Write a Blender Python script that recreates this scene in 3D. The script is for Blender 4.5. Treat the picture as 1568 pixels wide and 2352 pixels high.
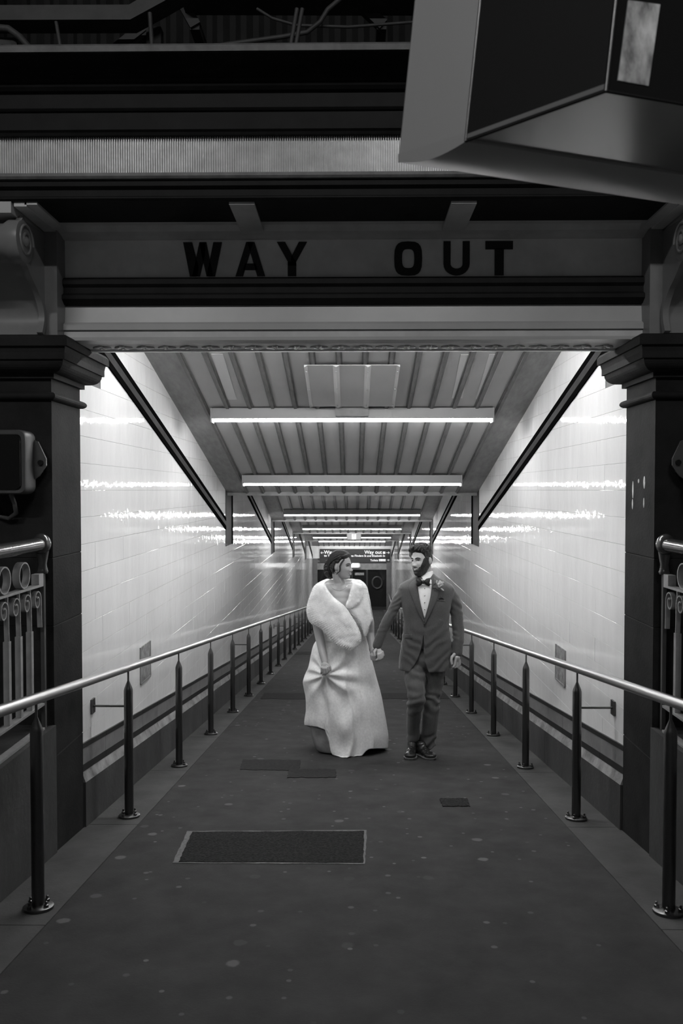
import bpy, bmesh, math, random
from mathutils import Vector, Matrix, noise
from mathutils.bvhtree import BVHTree
random.seed(7)
for o in list(bpy.data.objects): bpy.data.objects.remove(o)
S = bpy.context.scene
COL = S.collection
R = math.radians

# ------------------------------------------------------------------ camera, world, exposure
FPX = 1829.0
CAMZ = 1.42
cam_d = bpy.data.cameras.new('camera'); cam = bpy.data.objects.new('camera', cam_d); COL.objects.link(cam)
cam_d.sensor_fit = 'HORIZONTAL'; cam_d.sensor_width = 36.0; cam_d.lens = FPX/1568*36.0
cam_d.clip_start = .05; cam_d.clip_end = 200
cam.location = (0, 0, CAMZ)
cam.rotation_euler = (R(90)-math.atan(50/FPX), 0, math.atan(24/FPX))
cam_d.dof.use_dof = True; cam_d.dof.focus_distance = 6.9; cam_d.dof.aperture_fstop = 8.0
S.camera = cam
CM = cam.rotation_euler.to_matrix()
w = bpy.data.worlds.new('station_night'); S.world = w; w.use_nodes = True
w.node_tree.nodes['Background'].inputs[0].default_value = (.5, .5, .5, 1)
w.node_tree.nodes['Background'].inputs[1].default_value = .09
S.view_settings.view_transform = 'Standard'; S.view_settings.look = 'None'
S.view_settings.gamma = 1.0; S.view_settings.use_curve_mapping = False
S.view_settings.exposure = 0.0
TUBE_E = 53.0
PLAT_E = 210.0

def ray(x, y):
    return CM @ Vector(((x-784)/FPX, -(y-1176)/FPX, -1.0))
def atY(x, y, Y):
    d = ray(x, y); return Vector((0, 0, CAMZ)) + d*(Y/d.y)
def atX(x, y, X):
    d = ray(x, y); return Vector((0, 0, CAMZ)) + d*(X/d.x)
RS = .128; Y_FLAT = 27.4
def rz(Y):
    if Y < 0: return 0.0
    return -RS*min(Y, Y_FLAT)

# ------------------------------------------------------------------ materials (all neutral: the photograph is black and white)
MATS = {}
def mat(name, g, rough=.6, metal=0.0, var=0.0, vscale=6.0, stretch=(1,1,1), bump=0.0, bscale=40.0, bstretch=(1,1,1), emit=0.0, spec=.5, coat=0.0, sheen=0.0):
    m = bpy.data.materials.new(name); m.use_nodes = True
    nt = m.node_tree; b = nt.nodes['Principled BSDF']
    b.inputs['Base Color'].default_value = (g, g, g, 1)
    b.inputs['Roughness'].default_value = rough; b.inputs['Metallic'].default_value = metal
    b.inputs['Specular IOR Level'].default_value = spec
    if coat: b.inputs['Coat Weight'].default_value = coat; b.inputs['Coat Roughness'].default_value = .08
    if sheen: b.inputs['Sheen Weight'].default_value = sheen; b.inputs['Sheen Roughness'].default_value = .5
    if emit:
        b.inputs['Emission Color'].default_value = (1, 1, 1, 1); b.inputs['Emission Strength'].default_value = emit
    if var or bump:
        tc = nt.nodes.new('ShaderNodeNewGeometry')
    if var:
        mp = nt.nodes.new('ShaderNodeMapping'); mp.inputs['Scale'].default_value = stretch
        nt.links.new(tc.outputs['Position'], mp.inputs['Vector'])
        n = nt.nodes.new('ShaderNodeTexNoise'); n.inputs['Scale'].default_value = vscale; n.inputs['Detail'].default_value = 6; n.inputs['Roughness'].default_value = .6
        nt.links.new(mp.outputs[0], n.inputs['Vector'])
        r = nt.nodes.new('ShaderNodeMapRange'); r.inputs['From Min'].default_value = .3; r.inputs['From Max'].default_value = .7
        r.inputs['To Min'].default_value = g*(1-var); r.inputs['To Max'].default_value = g*(1+var)
        nt.links.new(n.outputs['Fac'], r.inputs['Value'])
        nt.links.new(r.outputs[0], b.inputs['Base Color'])
    if bump:
        mp = nt.nodes.new('ShaderNodeMapping'); mp.inputs['Scale'].default_value = bstretch
        nt.links.new(tc.outputs['Position'], mp.inputs['Vector'])
        n = nt.nodes.new('ShaderNodeTexNoise'); n.inputs['Scale'].default_value = bscale; n.inputs['Detail'].default_value = 3
        nt.links.new(mp.outputs[0], n.inputs['Vector'])
        bp = nt.nodes.new('ShaderNodeBump'); bp.inputs['Strength'].default_value = 1.0; bp.inputs['Distance'].default_value = bump
        nt.links.new(n.outputs['Fac'], bp.inputs['Height']); nt.links.new(bp.outputs[0], b.inputs['Normal'])
    MATS[name] = m
    return m

mat('glazed_tile', .84, .04, spec=.3, var=.05, vscale=3, stretch=(1, 2.5, .35), bump=.0019, bscale=8, bstretch=(1, 1.5, 1.0))
mat('tile_joint', .16, .9)
mat('dark_glaze', .004, .7, spec=0.0, bump=.0006, bscale=9)
mat('dado_dark', .022, .4, spec=.2)
mat('grey_glaze', .045, .6, spec=.03, var=.15, vscale=8, bump=.0006, bscale=9)
mat('band_tile', .2, .3, var=.2, vscale=12)
mat('base_stone', .05, .55, var=.45, vscale=3, stretch=(1, 1, .5), bump=.002, bscale=30)
mat('ledge_stone', .22, .7, var=.5, vscale=7, bump=.002, bscale=40)
mat('pillar_stone', .024, .7, spec=.06, var=.35, vscale=4, bump=.0015, bscale=60)
mat('ceiling_light', .6, .55)
mat('ceiling_paint', .42, .55, var=.08, vscale=3, stretch=(1, .4, .4))
mat('ceiling_batten', .15, .5, var=.25, vscale=14, stretch=(3, .6, .6))
mat('ceiling_stain', .26, .55, var=.2, vscale=9, stretch=(2.5, .7, .7))
mat('beam_paint', .2, .5, var=.22, vscale=7)
mat('steel_rail', .5, .28, metal=1.0, bump=.0002, bscale=200, bstretch=(1, .05, 1))
mat('steel_post', .13, .34, metal=1.0, bump=.0002, bscale=120)
mat('lamp_housing', .3, .4)
mat('lamp_tube', .9, .4, emit=TUBE_E*1.15)
mat('lamp_tube_bright', .9, .4, emit=TUBE_E*1.6)
mat('lamp_tube_dim', .9, .4, emit=TUBE_E*.5)  # dimmed to hold down the hot spot on the wall
mat('lamp_tube_strong', .9, .4, emit=TUBE_E*1.7)  # stronger, to brighten the walls further down the ramp
mat('added_platform_tube', .9, .4, emit=PLAT_E)  # for the unseen lamps added under the canopy
mat('panel_paint', .78, .55, var=.12, vscale=5)
mat('lip_lit', .8, .3)  # brighter white for the rear lip: tunnel light put into the colour
mat('beam_white', .42, .35, var=.06, vscale=5)
mat('console_shaded', .2, .35, var=.1, vscale=6)  # white consoles darkened: shade on their sides put into the colour
mat('black_paint', .010, .6, spec=.15, var=.3, vscale=9)
mat('black_letter', .012, .6)
mat('soffit_grey', .55, .6, var=.15, vscale=5)
mat('cap_grey', .13, .5, var=.3, vscale=14)
mat('ribbed', .66, .25, var=.16, vscale=14, bump=.0008, bscale=60)
mat('carved', .6, .25, var=.3, vscale=20)
mat('roof_dark', .012, .8, var=.4, vscale=5)
mat('roof_pipe', .06, .55, var=.2, vscale=8)
mat('roof_girder', .045, .55, var=.3, vscale=6)
mat('sign_grey', .24, .4)
mat('sign_dark', .010, .6, spec=.12)
mat('sign_glass', .008, .06)
mat('sign_under', .28, .16, metal=.5)
mat('flood_case', .07, .45, var=.2, vscale=9)
mat('fence_paint', .27, .4, var=.15, vscale=20)
mat('fence_rail', .045, .2, metal=0.0, bump=.001, bscale=50, coat=.4)
mat('concrete', .065, .8, spec=.25, var=.25, vscale=4, bump=.0015, bscale=70)
mat('platform_floor', .30, .7, var=.2, vscale=4)
mat('patch_tar', .02, .9, spec=.1, var=.7, vscale=70, bump=.008, bscale=90)
mat('patch_edge', .14, .8, spec=.2, var=.3, vscale=50)
mat('patch_dark', .030, .9, spec=.1, var=.25, vscale=40, bump=.002, bscale=160)
mat('plate_worn', .24, .5, var=.6, vscale=18)
mat('way_sign', .03, .4)
mat('way_text', .8, .5, emit=.5)
mat('exit_lit', .85, .4, emit=1.1)
mat('exit_pale', .5, .4, emit=.45)
mat('smear', .5, .7, var=.3, vscale=40)
mat('exit_frame', .6, .4)
mat('end_wall', .85, .35, var=.05, vscale=6)
mat('door_frame', .13, .35, var=.1)
mat('door_glass', .012, .08)
mat('door_dark', .02, .5)
mat('door_ring', .03, .5)
# asphalt with trodden gum spots
def asphalt():
    m = mat('asphalt', .047, .85, spec=.1, var=.2, vscale=5, bump=.0022, bscale=130, bstretch=(.7, 1.6, 1))
    nt = m.node_tree; b = nt.nodes['Principled BSDF']
    base = b.inputs['Base Color'].links[0].from_socket
    g = [n for n in nt.nodes if n.type == 'NEW_GEOMETRY'][0]
    last = base
    for sc, keep, rad in ((2.6, .74, .075), (5.0, .80, .07), (9.0, .86, .09)):
        v = nt.nodes.new('ShaderNodeTexVoronoi'); v.inputs['Scale'].default_value = sc; v.voronoi_dimensions = '2D'
        nt.links.new(g.outputs['Position'], v.inputs['Vector'])
        n = nt.nodes.new('ShaderNodeTexNoise'); n.inputs['Scale'].default_value = 25
        nt.links.new(g.outputs['Position'], n.inputs['Vector'])
        sep = nt.nodes.new('ShaderNodeSeparateColor'); nt.links.new(v.outputs['Color'], sep.inputs[0])
        k = nt.nodes.new('ShaderNodeMath'); k.operation = 'GREATER_THAN'; k.inputs[1].default_value = keep
        nt.links.new(sep.outputs[0], k.inputs[0])
        ad = nt.nodes.new('ShaderNodeMath'); ad.operation = 'MULTIPLY_ADD'; ad.inputs[1].default_value = .06
        nt.links.new(n.outputs['Fac'], ad.inputs[0]); nt.links.new(v.outputs['Distance'], ad.inputs[2])
        ss = nt.nodes.new('ShaderNodeMapRange'); ss.interpolation_type = 'SMOOTHSTEP'
        ss.inputs['From Min'].default_value = rad+.01; ss.inputs['From Max'].default_value = rad+.04; ss.inputs['To Min'].default_value = 1; ss.inputs['To Max'].default_value = 0
        nt.links.new(ad.outputs[0], ss.inputs['Value'])
        mu = nt.nodes.new('ShaderNodeMath'); mu.operation = 'MULTIPLY'
        nt.links.new(ss.outputs[0], mu.inputs[0]); nt.links.new(k.outputs[0], mu.inputs[1])
        mu2 = nt.nodes.new('ShaderNodeMath'); mu2.operation = 'MULTIPLY'
        nt.links.new(mu.outputs[0], mu2.inputs[0]); nt.links.new(sep.outputs[1], mu2.inputs[1])
        mx = nt.nodes.new('ShaderNodeMix'); mx.data_type = 'RGBA'
        mx.inputs[7].default_value = (.14, .14, .14, 1)
        nt.links.new(mu2.outputs[0], mx.inputs[0]); nt.links.new(last, mx.inputs[6]); last = mx.outputs[2]
    nt.links.new(last, b.inputs['Base Color'])
asphalt()

# ------------------------------------------------------------------ mesh helpers
class MB:
    def __init__(s): s.v = []; s.f = []
    def add(s, vs, fs):
        o = len(s.v); s.v += [tuple(p) for p in vs]; s.f += [tuple(i+o for i in f) for f in fs]; return s
    def box(s, x0, x1, y0, y1, z0, z1):
        vs = [(x, y, z) for z in (z0, z1) for y in (y0, y1) for x in (x0, x1)]
        return s.add(vs, [(0,2,3,1), (4,5,7,6), (0,1,5,4), (2,6,7,3), (0,4,6,2), (1,3,7,5)])
    def hexa(s, b, t):       # two quads, bottom and top, both counter-clockwise seen from above
        return s.add(list(b)+list(t), [(3,2,1,0), (4,5,6,7), (0,1,5,4), (1,2,6,5), (2,3,7,6), (3,0,4,7)])
    def prism(s, poly, vec):
        n = len(poly); p = [Vector(q) for q in poly]; vec = Vector(vec)
        return s.add(p+[q+vec for q in p], [tuple(range(n))[::-1], tuple(range(n, 2*n))]+[(i, (i+1) % n, n+(i+1) % n, n+i) for i in range(n)])
    def rings(s, rs, closed=False, caps=True):
        n = len(rs[0]); m = len(rs); vs = [p for r in rs for p in r]; fs = []
        for j in range(m if closed else m-1):
            for i in range(n):
                a = j*n+i; b = j*n+(i+1) % n; c = ((j+1) % m)*n+(i+1) % n; d = ((j+1) % m)*n+i
                fs.append((a, b, c, d))
        if caps and not closed: fs += [tuple(range(n))[::-1], tuple(range((m-1)*n, m*n))]
        return s.add(vs, fs)
    def tube(s, pts, rad, n=10, closed=False, caps=True):
        pts = [Vector(p) for p in pts]; m = len(pts)
        rads = rad if isinstance(rad, (list, tuple)) else [rad]*m
        rs = []; up = None
        for j, p in enumerate(pts):
            if closed: t = pts[(j+1) % m]-pts[j-1]
            else: t = pts[min(j+1, m-1)]-pts[max(j-1, 0)]
            t.normalize()
            if up is None:
                up = Vector((0, 0, 1)) if abs(t.z) < .9 else Vector((0, 1, 0))
            a = t.cross(up)
            if a.length < 1e-5: a = t.orthogonal()
            a.normalize(); b = a.cross(t).normalized(); up = b
            rs.append([p+(a*math.cos(2*math.pi*i/n)+b*math.sin(2*math.pi*i/n))*rads[j] for i in range(n)])
        return s.rings(rs, closed, caps)
    def strap(s, pts, w, h, wdir):          # flat bar swept along pts, w along wdir, h across
        pts = [Vector(p) for p in pts]; m = len(pts); wd = Vector(wdir).normalized(); rs = []
        for j, p in enumerate(pts):
            t = (pts[min(j+1, m-1)]-pts[max(j-1, 0)]).normalized(); c = t.cross(wd).normalized()
            rs.append([p+wd*w/2+c*h/2, p-wd*w/2+c*h/2, p-wd*w/2-c*h/2, p+wd*w/2-c*h/2])
        return s.rings(rs)
    def lathe(s, prof, c, n=16):            # prof (r, z), axis z
        c = Vector(c)
        return s.rings([[c+Vector((r*math.cos(2*math.pi*i/n), r*math.sin(2*math.pi*i/n), z)) for i in range(n)] for r, z in prof])
    def ell(s, c, r, nu=16, nv=10, rot=None):
        c = Vector(c); rs = []
        for j in range(1, nv):
            ph = -math.pi/2+math.pi*j/nv
            ring = []
            for i in range(nu):
                th = 2*math.pi*i/nu
                q = Vector((r[0]*math.cos(ph)*math.cos(th), r[1]*math.cos(ph)*math.sin(th), r[2]*math.sin(ph)))
                if rot: q = rot @ q
                ring.append(c+q)
            rs.append(ring)
        o = len(s.v); s.rings(rs, caps=False)
        lo = Vector((0, 0, -r[2])); hi = Vector((0, 0, r[2]))
        if rot: lo = rot @ lo; hi = rot @ hi
        a = len(s.v); s.v += [tuple(c+lo), tuple(c+hi)]
        for i in range(nu):
            s.f.append((o+(i+1) % nu, o+i, a)); s.f.append((o+(nv-2)*nu+i, o+(nv-2)*nu+(i+1) % nu, a+1))
        return s
    def chain(s, pts, rads):                # capsule chain for remeshing
        pts = [Vector(p) for p in pts]
        for p, r in zip(pts, rads): s.ell(p, (r, r, r), 14, 9)
        for i in range(len(pts)-1):
            if (pts[i+1]-pts[i]).length > 1e-4: s.tube([pts[i], pts[i+1]], [rads[i], rads[i+1]], 14)
        return s
    def mesh(s, name, smooth=None):
        me = bpy.data.meshes.new(name); me.from_pydata(s.v, [], s.f); me.validate()
        bm = bmesh.new(); bm.from_mesh(me); bmesh.ops.recalc_face_normals(bm, faces=bm.faces); bm.to_mesh(me); bm.free()
        if smooth is not None:
            me.polygons.foreach_set('use_smooth', [True]*len(me.polygons))
            if smooth < 180: me.set_sharp_from_angle(angle=R(smooth))
        return me
    def build(s, name, m, parent=None, smooth=None, **kw):
        return put(name, s.mesh(name, smooth), m, parent, **kw)

def put(name, me, m, parent=None, **kw):
    if m and not me.materials: me.materials.append(MATS[m])
    o = bpy.data.objects.new(name, me); COL.objects.link(o)
    if parent: o.parent = parent; o.matrix_parent_inverse = Matrix.Translation(-Vector(parent.location))
    tag(o, **kw); return o
def tag(o, label=None, cat=None, group=None, kind=None):
    if label: o['label'] = label
    if cat: o['category'] = cat
    if group: o['group'] = group
    if kind: o['kind'] = kind
    return o
def empty(name, loc, **kw):
    o = bpy.data.objects.new(name, None); COL.objects.link(o); o.location = loc; o.empty_display_size = .1
    return tag(o, **kw)
def copy_to(o, parent, loc=None, rot=None):
    c = o.copy(); COL.objects.link(c); c.parent = parent
    if loc is not None: c.location = loc
    if rot is not None: c.rotation_euler = rot
    return c
def piece(name, me, m, parent, loc=(0, 0, 0), rot=(0, 0, 0)):
    if m and not me.materials: me.materials.append(MATS[m])
    o = bpy.data.objects.new(name, me); COL.objects.link(o); o.parent = parent
    o.matrix_parent_inverse = Matrix.Translation(-Vector(parent.location))
    o.location = loc; o.rotation_euler = rot; return o
def extrude_x(prof, x0, x1):      # closed profile (y, z)
    return MB().prism([(x0, y, z) for y, z in prof], (x1-x0, 0, 0))
# ================================================================== SETTING
WX = 1.62                        # glazed wall face
Y_IN = 4.69; Y_END = 32.7
B = [10.3, 16.05, 21.8, 27.55, Y_END]
CS = .271
def bay_of(Y):
    for k, b in enumerate(B):
        if Y <= b: return k
    return len(B)-1
def ceil_z(Y, k): return 1.40-.565*k+CS*(B[k]-Y)

# ramp floor
fl = MB()
ys = [2*i*.5 for i in range(0, 28)]+[Y_FLAT, Y_END+4]
rows = [[(-1.9, y, rz(y)), (1.9, y, rz(y)), (1.9, y, rz(y)-.2), (-1.9, y, rz(y)-.2)] for y in ys]
fl.rings(rows)
floor = fl.build('floor', 'asphalt', kind='structure', label='dark asphalt ramp sloping down into the tunnel, dotted with gum')
def slab_mesh(name, x0, x1, ln, h, slope, up=0.0):
    z = -slope*ln
    m = MB().hexa([(x0, 0, -.03), (x1, 0, -.03), (x1, ln, z-.03), (x0, ln, z-.03)], [(x0, 0, h), (x1, 0, h), (x1, ln, z+h), (x0, ln, z+h)])
    return m.mesh(name)
L = 1.45
for sx in (-1, 1):
    a, b_ = sorted((sx*1.295, sx*1.60))
    ms = slab_mesh('edge_slab', a, b_, L-.006, .006, RS); mf = slab_mesh('edge_slab', a, b_, L-.006, .006, 0)
    y = .4
    while y < Y_END-.2:
        piece('edge_slab', ms if y < Y_FLAT-.6 else mf, 'concrete', floor, (0, y, rz(y))); y += L
# repairs in the asphalt: corners taken from the photograph, laid on the ramp plane
def on_ramp(x, y, up=0):
    d = ray(x, y); t = (up-CAMZ)/(d.z+RS*d.y); return Vector((0, 0, CAMZ))+d*t
def patch(cor, m, up, edge=None):
    n = 14; pts = []
    for i in range(4):
        a = Vector(cor[i]+(0,)); c = Vector(cor[(i+1) % 4]+(0,))
        for j in range(n):
            q = a.lerp(c, j/n); q.x += random.uniform(-1, 1)*(1.2 if i % 2 else .3); q.y += random.uniform(-.7, .7); pts.append(q)
    top = [on_ramp(q.x, q.y, up) for q in pts]
    MB().prism(top, (0, 0, -.02)).build('asphalt_patch', m, floor)
patch([(396, 1982), (838, 1984), (842, 1906), (430, 1909)], 'patch_edge', .0035)
patch([(410, 1979), (834, 1981), (836, 1908), (441, 1910)], 'patch_tar', .006)
patch([(551, 1767), (688, 1769), (690, 1745), (558, 1744)], 'patch_dark', .004)
patch([(659, 1785), (772, 1785), (770, 1766), (664, 1766)], 'patch_dark', .005)
patch([(1016, 1851), (1079, 1851), (1072, 1833), (1009, 1833)], 'patch_tar', .005)
patch([(598, 1605), (1030, 1605), (1024, 1592), (606, 1592)], 'patch_dark', .004)
patch([(668, 1503), (800, 1503), (800, 1497), (672, 1497)], 'patch_dark', .004)

# platform around the head of the ramp
pf = MB().box(-7, 7, -6, 0, -.3, 0).box(-7, -1.88, 0, 9, -.3, 0).box(1.88, 7, 0, 9, -.3, 0)
pf.build('floor', 'platform_floor', kind='structure', label='dark level platform paving around the ramp head')

# tiled walls
tw, th = .62, .163
def tile_mesh():
    hx, hy, hz = .006, tw/2-.0005, th/2-.0006; e = .0009
    b = [(0, -hy, -hz), (0, hy, -hz), (0, hy, hz), (0, -hy, hz)]
    f = [(hx-e*.6, -hy, -hz), (hx-e*.6, hy, -hz), (hx-e*.6, hy, hz), (hx-e*.6, -hy, hz)]
    g = [(hx, -hy+e, -hz+e), (hx, hy-e, -hz+e), (hx, hy-e, hz-e), (hx, -hy+e, hz-e)]
    return MB().rings([b, f, g]).mesh('tile')
TM = tile_mesh(); TM.materials.append(MATS['glazed_tile'])
walls = {}
for sx, side in ((-1, 'left'), (1, 'right')):
    wl = MB().box(*sorted((sx*(WX+.005), sx*2.3)), Y_IN-.01, Y_END, -4.2, 3.3).build('wall_'+side, 'tile_joint', kind='structure',
        label='white glazed tile tunnel wall on the %s side of the ramp' % side)
    walls[sx] = wl
    rr = random.Random(3+sx); spots = []
    for n in range(-29, 11):
        z = CAMZ+(n+.5)*th; off = rr.choice((0, .31)) if n % 2 else .17
        y = Y_IN-off+tw/2-.002
        while y < Y_END:
            k = bay_of(y-tw/2)
            if z+th/2 > rz(y)+.45 and z-th/2 < max(ceil_z(y-tw/2, k), ceil_z(y+tw/2, bay_of(y+tw/2)))+.05:
                if not (y-tw/2 < 4.6 and z+th/2 > 2.2): spots.append((y, z))
            y += tw
    spots.sort()
    flip = 0 if sx < 0 else math.pi
    far = MB()
    for i, (y, z) in enumerate(spots):
        ra, rb = rr.gauss(0, .0012), rr.gauss(0, .0016)
        rot = (0, ra, flip+rb); loc = (sx*(WX+.006), y, z)
        if i < 300: piece('tile', TM, None, wl, loc, rot)
        else:
            M = Matrix.Translation(loc) @ Matrix.Rotation(rot[2], 4, 'Z') @ Matrix.Rotation(ra, 4, 'Y')
            far.add([M @ v.co for v in TM.vertices], [tuple(p.vertices) for p in TM.polygons])
    far.build('distant_tiles', 'glazed_tile', wl, kind='stuff')
    # baseboard following the ramp
    bb = MB().box(*sorted((sx*1.63, sx*1.70)), Y_IN, Y_END, rz(Y_END)-.3, rz(Y_END)+.2).build('baseboard_'+side, 'base_stone', kind='structure',
        label='dark stone skirting with tiled bands along the %s tunnel wall' % side)
    def strip(name, ln, gap, z0, z1, xa, xb, m, top=None):
        # sheared bar from z0 to z1 above the ramp, face at xa; top = x of the upper edge (chamfer)
        xt = xa if top is None else top
        def mk(slope):
            l2 = ln-gap; zz = -slope*l2
            a = [(sx*xb, 0), (sx*xa, 0), (sx*xa, l2), (sx*xb, l2)]
            t = [(sx*xb, 0), (sx*xt, 0), (sx*xt, l2), (sx*xb, l2)]
            return MB().hexa([(x, y, z0+zz*(y/l2)) for x, y in a], [(x, y, z1+zz*(y/l2)) for x, y in t]).mesh(name)
        ms, mf = mk(RS), mk(0); y = Y_IN
        while y < Y_END-ln*.5:
            piece(name, ms if y < Y_FLAT-ln/2 else mf, m, bb, (0, y, rz(y))); y += ln
    strip('stone', .92, .005, -.08, .275, 1.588, 1.66, 'base_stone')
    strip('ledge_stone', .92, .004, .275, .337, 1.588, 1.66, 'ledge_stone', top=1.612)
    strip('dark_tile', .46, .003, .337, .378, 1.608, 1.66, 'dado_dark')
    strip('band_tile', .46, .003, .378, .475, 1.611, 1.66, 'band_tile')
    strip('dark_tile', .46, .003, .475, .505, 1.608, 1.66, 'dado_dark')

# ceilings: one sloping boarded soffit for each bay
tr_n = 0
for k, bk in enumerate(B):
    ya = 4.52 if k == 0 else B[k-1]+.04
    za, zb = ceil_z(ya, k), ceil_z(bk, k)
    ln = math.hypot(bk-ya, za-zb); ang = math.atan2(zb-za, bk-ya)
    c = MB().hexa([(-WX-.03, ya, za+.02), (WX+.03, ya, za+.02), (WX+.03, bk, zb+.02), (-WX-.03, bk, zb+.02)],
                  [(-WX-.03, ya, za+.1), (WX+.03, ya, za+.1), (WX+.03, bk, zb+.1), (-WX-.03, bk, zb+.1)])
    which = ['behind the lintel', 'after the first cross beam', 'after the second cross beam', 'after the third cross beam', 'before the end doors'][k]
    cl = c.build('ceiling', 'ceiling_paint', kind='structure', label='sloping boarded ceiling bay '+which)
    pw = .209; n = 13; x0 = -pw*n/2
    pm = MB().box(-pw/2+.002, pw/2-.002, 0, ln, 0, .02).mesh('plank')
    bmh = MB().box(-.013, .013, 0, ln, -.024, .004).box(-.027, .027, 0, ln, -.010, .004).mesh('batten')
    em = MB().box(-.125, .125, 0, ln, -.012, .02).mesh('edge_board')
    for i in range(n):
        piece('plank', pm, 'ceiling_paint', cl, (x0+pw*(i+.5), ya, za), (ang, 0, 0))
    for i in range(n+1): piece('batten', bmh, 'ceiling_batten', cl, (x0+pw*i, ya, za), (ang, 0, 0))
    for s in (-1, 1): piece('edge_board', em, 'ceiling_stain', cl, (s*(WX-.125), ya, za), (ang, 0, 0))
    if k < 4:
        bz = zb-.05
        bmn = MB().box(-WX, WX, bk, bk+.09, bz, bz+.09).box(-WX, WX, bk+.03, bk+.075, bz+.09, bz+1.7)
        bmn.build('cross_beam', 'beam_paint', cl)
    # glazed trim stripes on both walls: dark line, grey band, dark line, with an upright return at the low end
    for s in (-1, 1):
        tr_n += 1
        yb = bk-.12 if k < 4 else bk
        t = empty('trim_%d' % tr_n, (s*WX, ya, za-.5), kind='structure', label='dark edged glazed stripe slanting along the %s wall, bay %s' % ('left' if s < 0 else 'right', which))
        def sl(z0, z1, pr, m, nm, t=t, s=s):
            xs = sorted((s*(WX-pr), s*(WX+.02)))
            bq = [(xs[0], ya, ceil_z(ya, k)+z0), (xs[1], ya, ceil_z(ya, k)+z0), (xs[1], yb, ceil_z(yb, k)+z0), (xs[0], yb, ceil_z(yb, k)+z0)]
            tq = [(x, y, z+z1-z0) for x, y, z in bq]
            MB().hexa(bq, tq).build(nm, m, t)
        sl(-.520, -.472, .010, 'dark_glaze', 'dark_line'); sl(-.472, -.408, .007, 'grey_glaze', 'grey_band'); sl(-.408, -.365, .010, 'dark_glaze', 'dark_line')
        if k < 4:
            zl = ceil_z(bk, k)-.70
            xs = sorted((s*(WX-.007), s*(WX+.02)))
            MB().box(*xs, bk-.12, bk+.36, zl, zb+1.2).build('grey_return', 'grey_glaze', t)
            xs = sorted((s*(WX-.014), s*(WX+.02)))
            MB().box(*xs, bk+.36, bk+.44, zl, zb+1.2).build('dark_line', 'dark_glaze', t)
# paler repainted patches on the boards of the first bay
c0 = [o for o in bpy.data.objects if o.name == 'ceiling'][0]
def on_ceil(x, y, dz):
    d = ray(x, y); t = (ceil_z(0, 0)+dz-CAMZ)/(d.z+CS*d.y); return Vector((0, 0, CAMZ))+d*t
for quad in ([(484.7, 813.6), (512, 813.6), (544, 918), (522, 918)], [(1057.6, 814.7), (1082, 814.7), (1061.6, 915), (1037, 915)], [(1123, 814), (1155, 814), (1110.6, 917), (1092, 917)]):
    MB().prism([on_ceil(x, y, -.004) for x, y in quad], (0, 0, .003)).build('repainted_patch', 'ceiling_light', c0)
# riveted cover sheet on the first ceiling bay
cs = empty('cover_sheet', (0, 5.6, ceil_z(5.6, 0)), label='square ribbed cover sheet fixed flat to the ceiling boards before the first lamp', cat='panel')
ya, yb = 6.42, 7.30
m = MB(); nx = 30; xs = [-.385+.77*i/nx for i in range(nx+1)]
def corr(x):
    u = ((x+.385)/.77*3) % 1.0
    return .016 if u < .09 or u > .91 else 0.0
for lo, hi in zip(xs[:-1], xs[1:]):
    m.hexa([(lo, ya, ceil_z(ya, 0)-.029-corr(lo)), (hi, ya, ceil_z(ya, 0)-.029-corr(hi)), (hi, yb, ceil_z(yb, 0)-.029-corr(hi)), (lo, yb, ceil_z(yb, 0)-.029-corr(lo))],
           [(lo, ya, ceil_z(ya, 0)-.025), (hi, ya, ceil_z(ya, 0)-.025), (hi, yb, ceil_z(yb, 0)-.025), (lo, yb, ceil_z(yb, 0)-.025)])
m.build('sheet', 'ceiling_paint', cs)
for x in (-.37, -.13, .13, .37):
    for y in (6.5, 6.86, 7.22):
        MB().ell((x, y, ceil_z(y, 0)-.032-corr(x)), (.008, .008, .006), 8, 5).build('rivet', 'ceiling_stain', cs)

# end wall with doors
ew = MB().box(-WX-.1, WX+.1, Y_END, Y_END+.15, rz(Y_END)+2.12, .5).build('wall_end', 'end_wall', kind='structure', label='pale end wall above the doors at the foot of the ramp')
zf = rz(Y_END)
d = empty('door_1', (0, Y_END, zf), kind='structure', label='dark framed glazed doors closing the foot of the ramp')
H = 2.12
for x0, x1 in ((-1.62, -1.42), (1.42, 1.62)): MB().box(x0, x1, Y_END-.05, Y_END+.12, zf, zf+H).build('door_post', 'door_frame', d)
MB().box(-1.42, 1.42, Y_END-.03, Y_END+.12, zf+H-.16, zf+H-.05).build('header', 'door_frame', d)
MB().box(-1.42, 1.42, Y_END-.02, Y_END+.12, zf+H-.46, zf+H-.20).build('transom', 'beam_paint', d)
for x in (-.70, .0, .62): MB().box(x-.04, x+.04, Y_END, Y_END+.1, zf, zf+H-.46).build('mullion', 'door_frame' if x < 0 else 'door_dark', d)
for x0, x1 in ((-1.42, -.74), (-.66, -.04), (.04, .58), (.66, 1.42)): MB().box(x0, x1, Y_END+.04, Y_END+.06, zf, zf+H-.46).build('pane', 'door_glass', d)
rg = MB(); rg.tube([(1.04+.2*math.cos(a*.2617), Y_END+.03, zf+1.12+.24*math.sin(a*.2617)) for a in range(24)], .035, 8, closed=True)
rg.build('ring_emblem', 'door_ring', d)
MB().box(.12, .5, Y_END+.02, Y_END+.04, zf+1.43, zf+1.53).build('notice', 'plate_worn', d)
MB().box(-1.42, 1.42, Y_END+.0, Y_END+.05, zf, zf+.12).build('kick_plate', 'door_dark', d)
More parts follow.
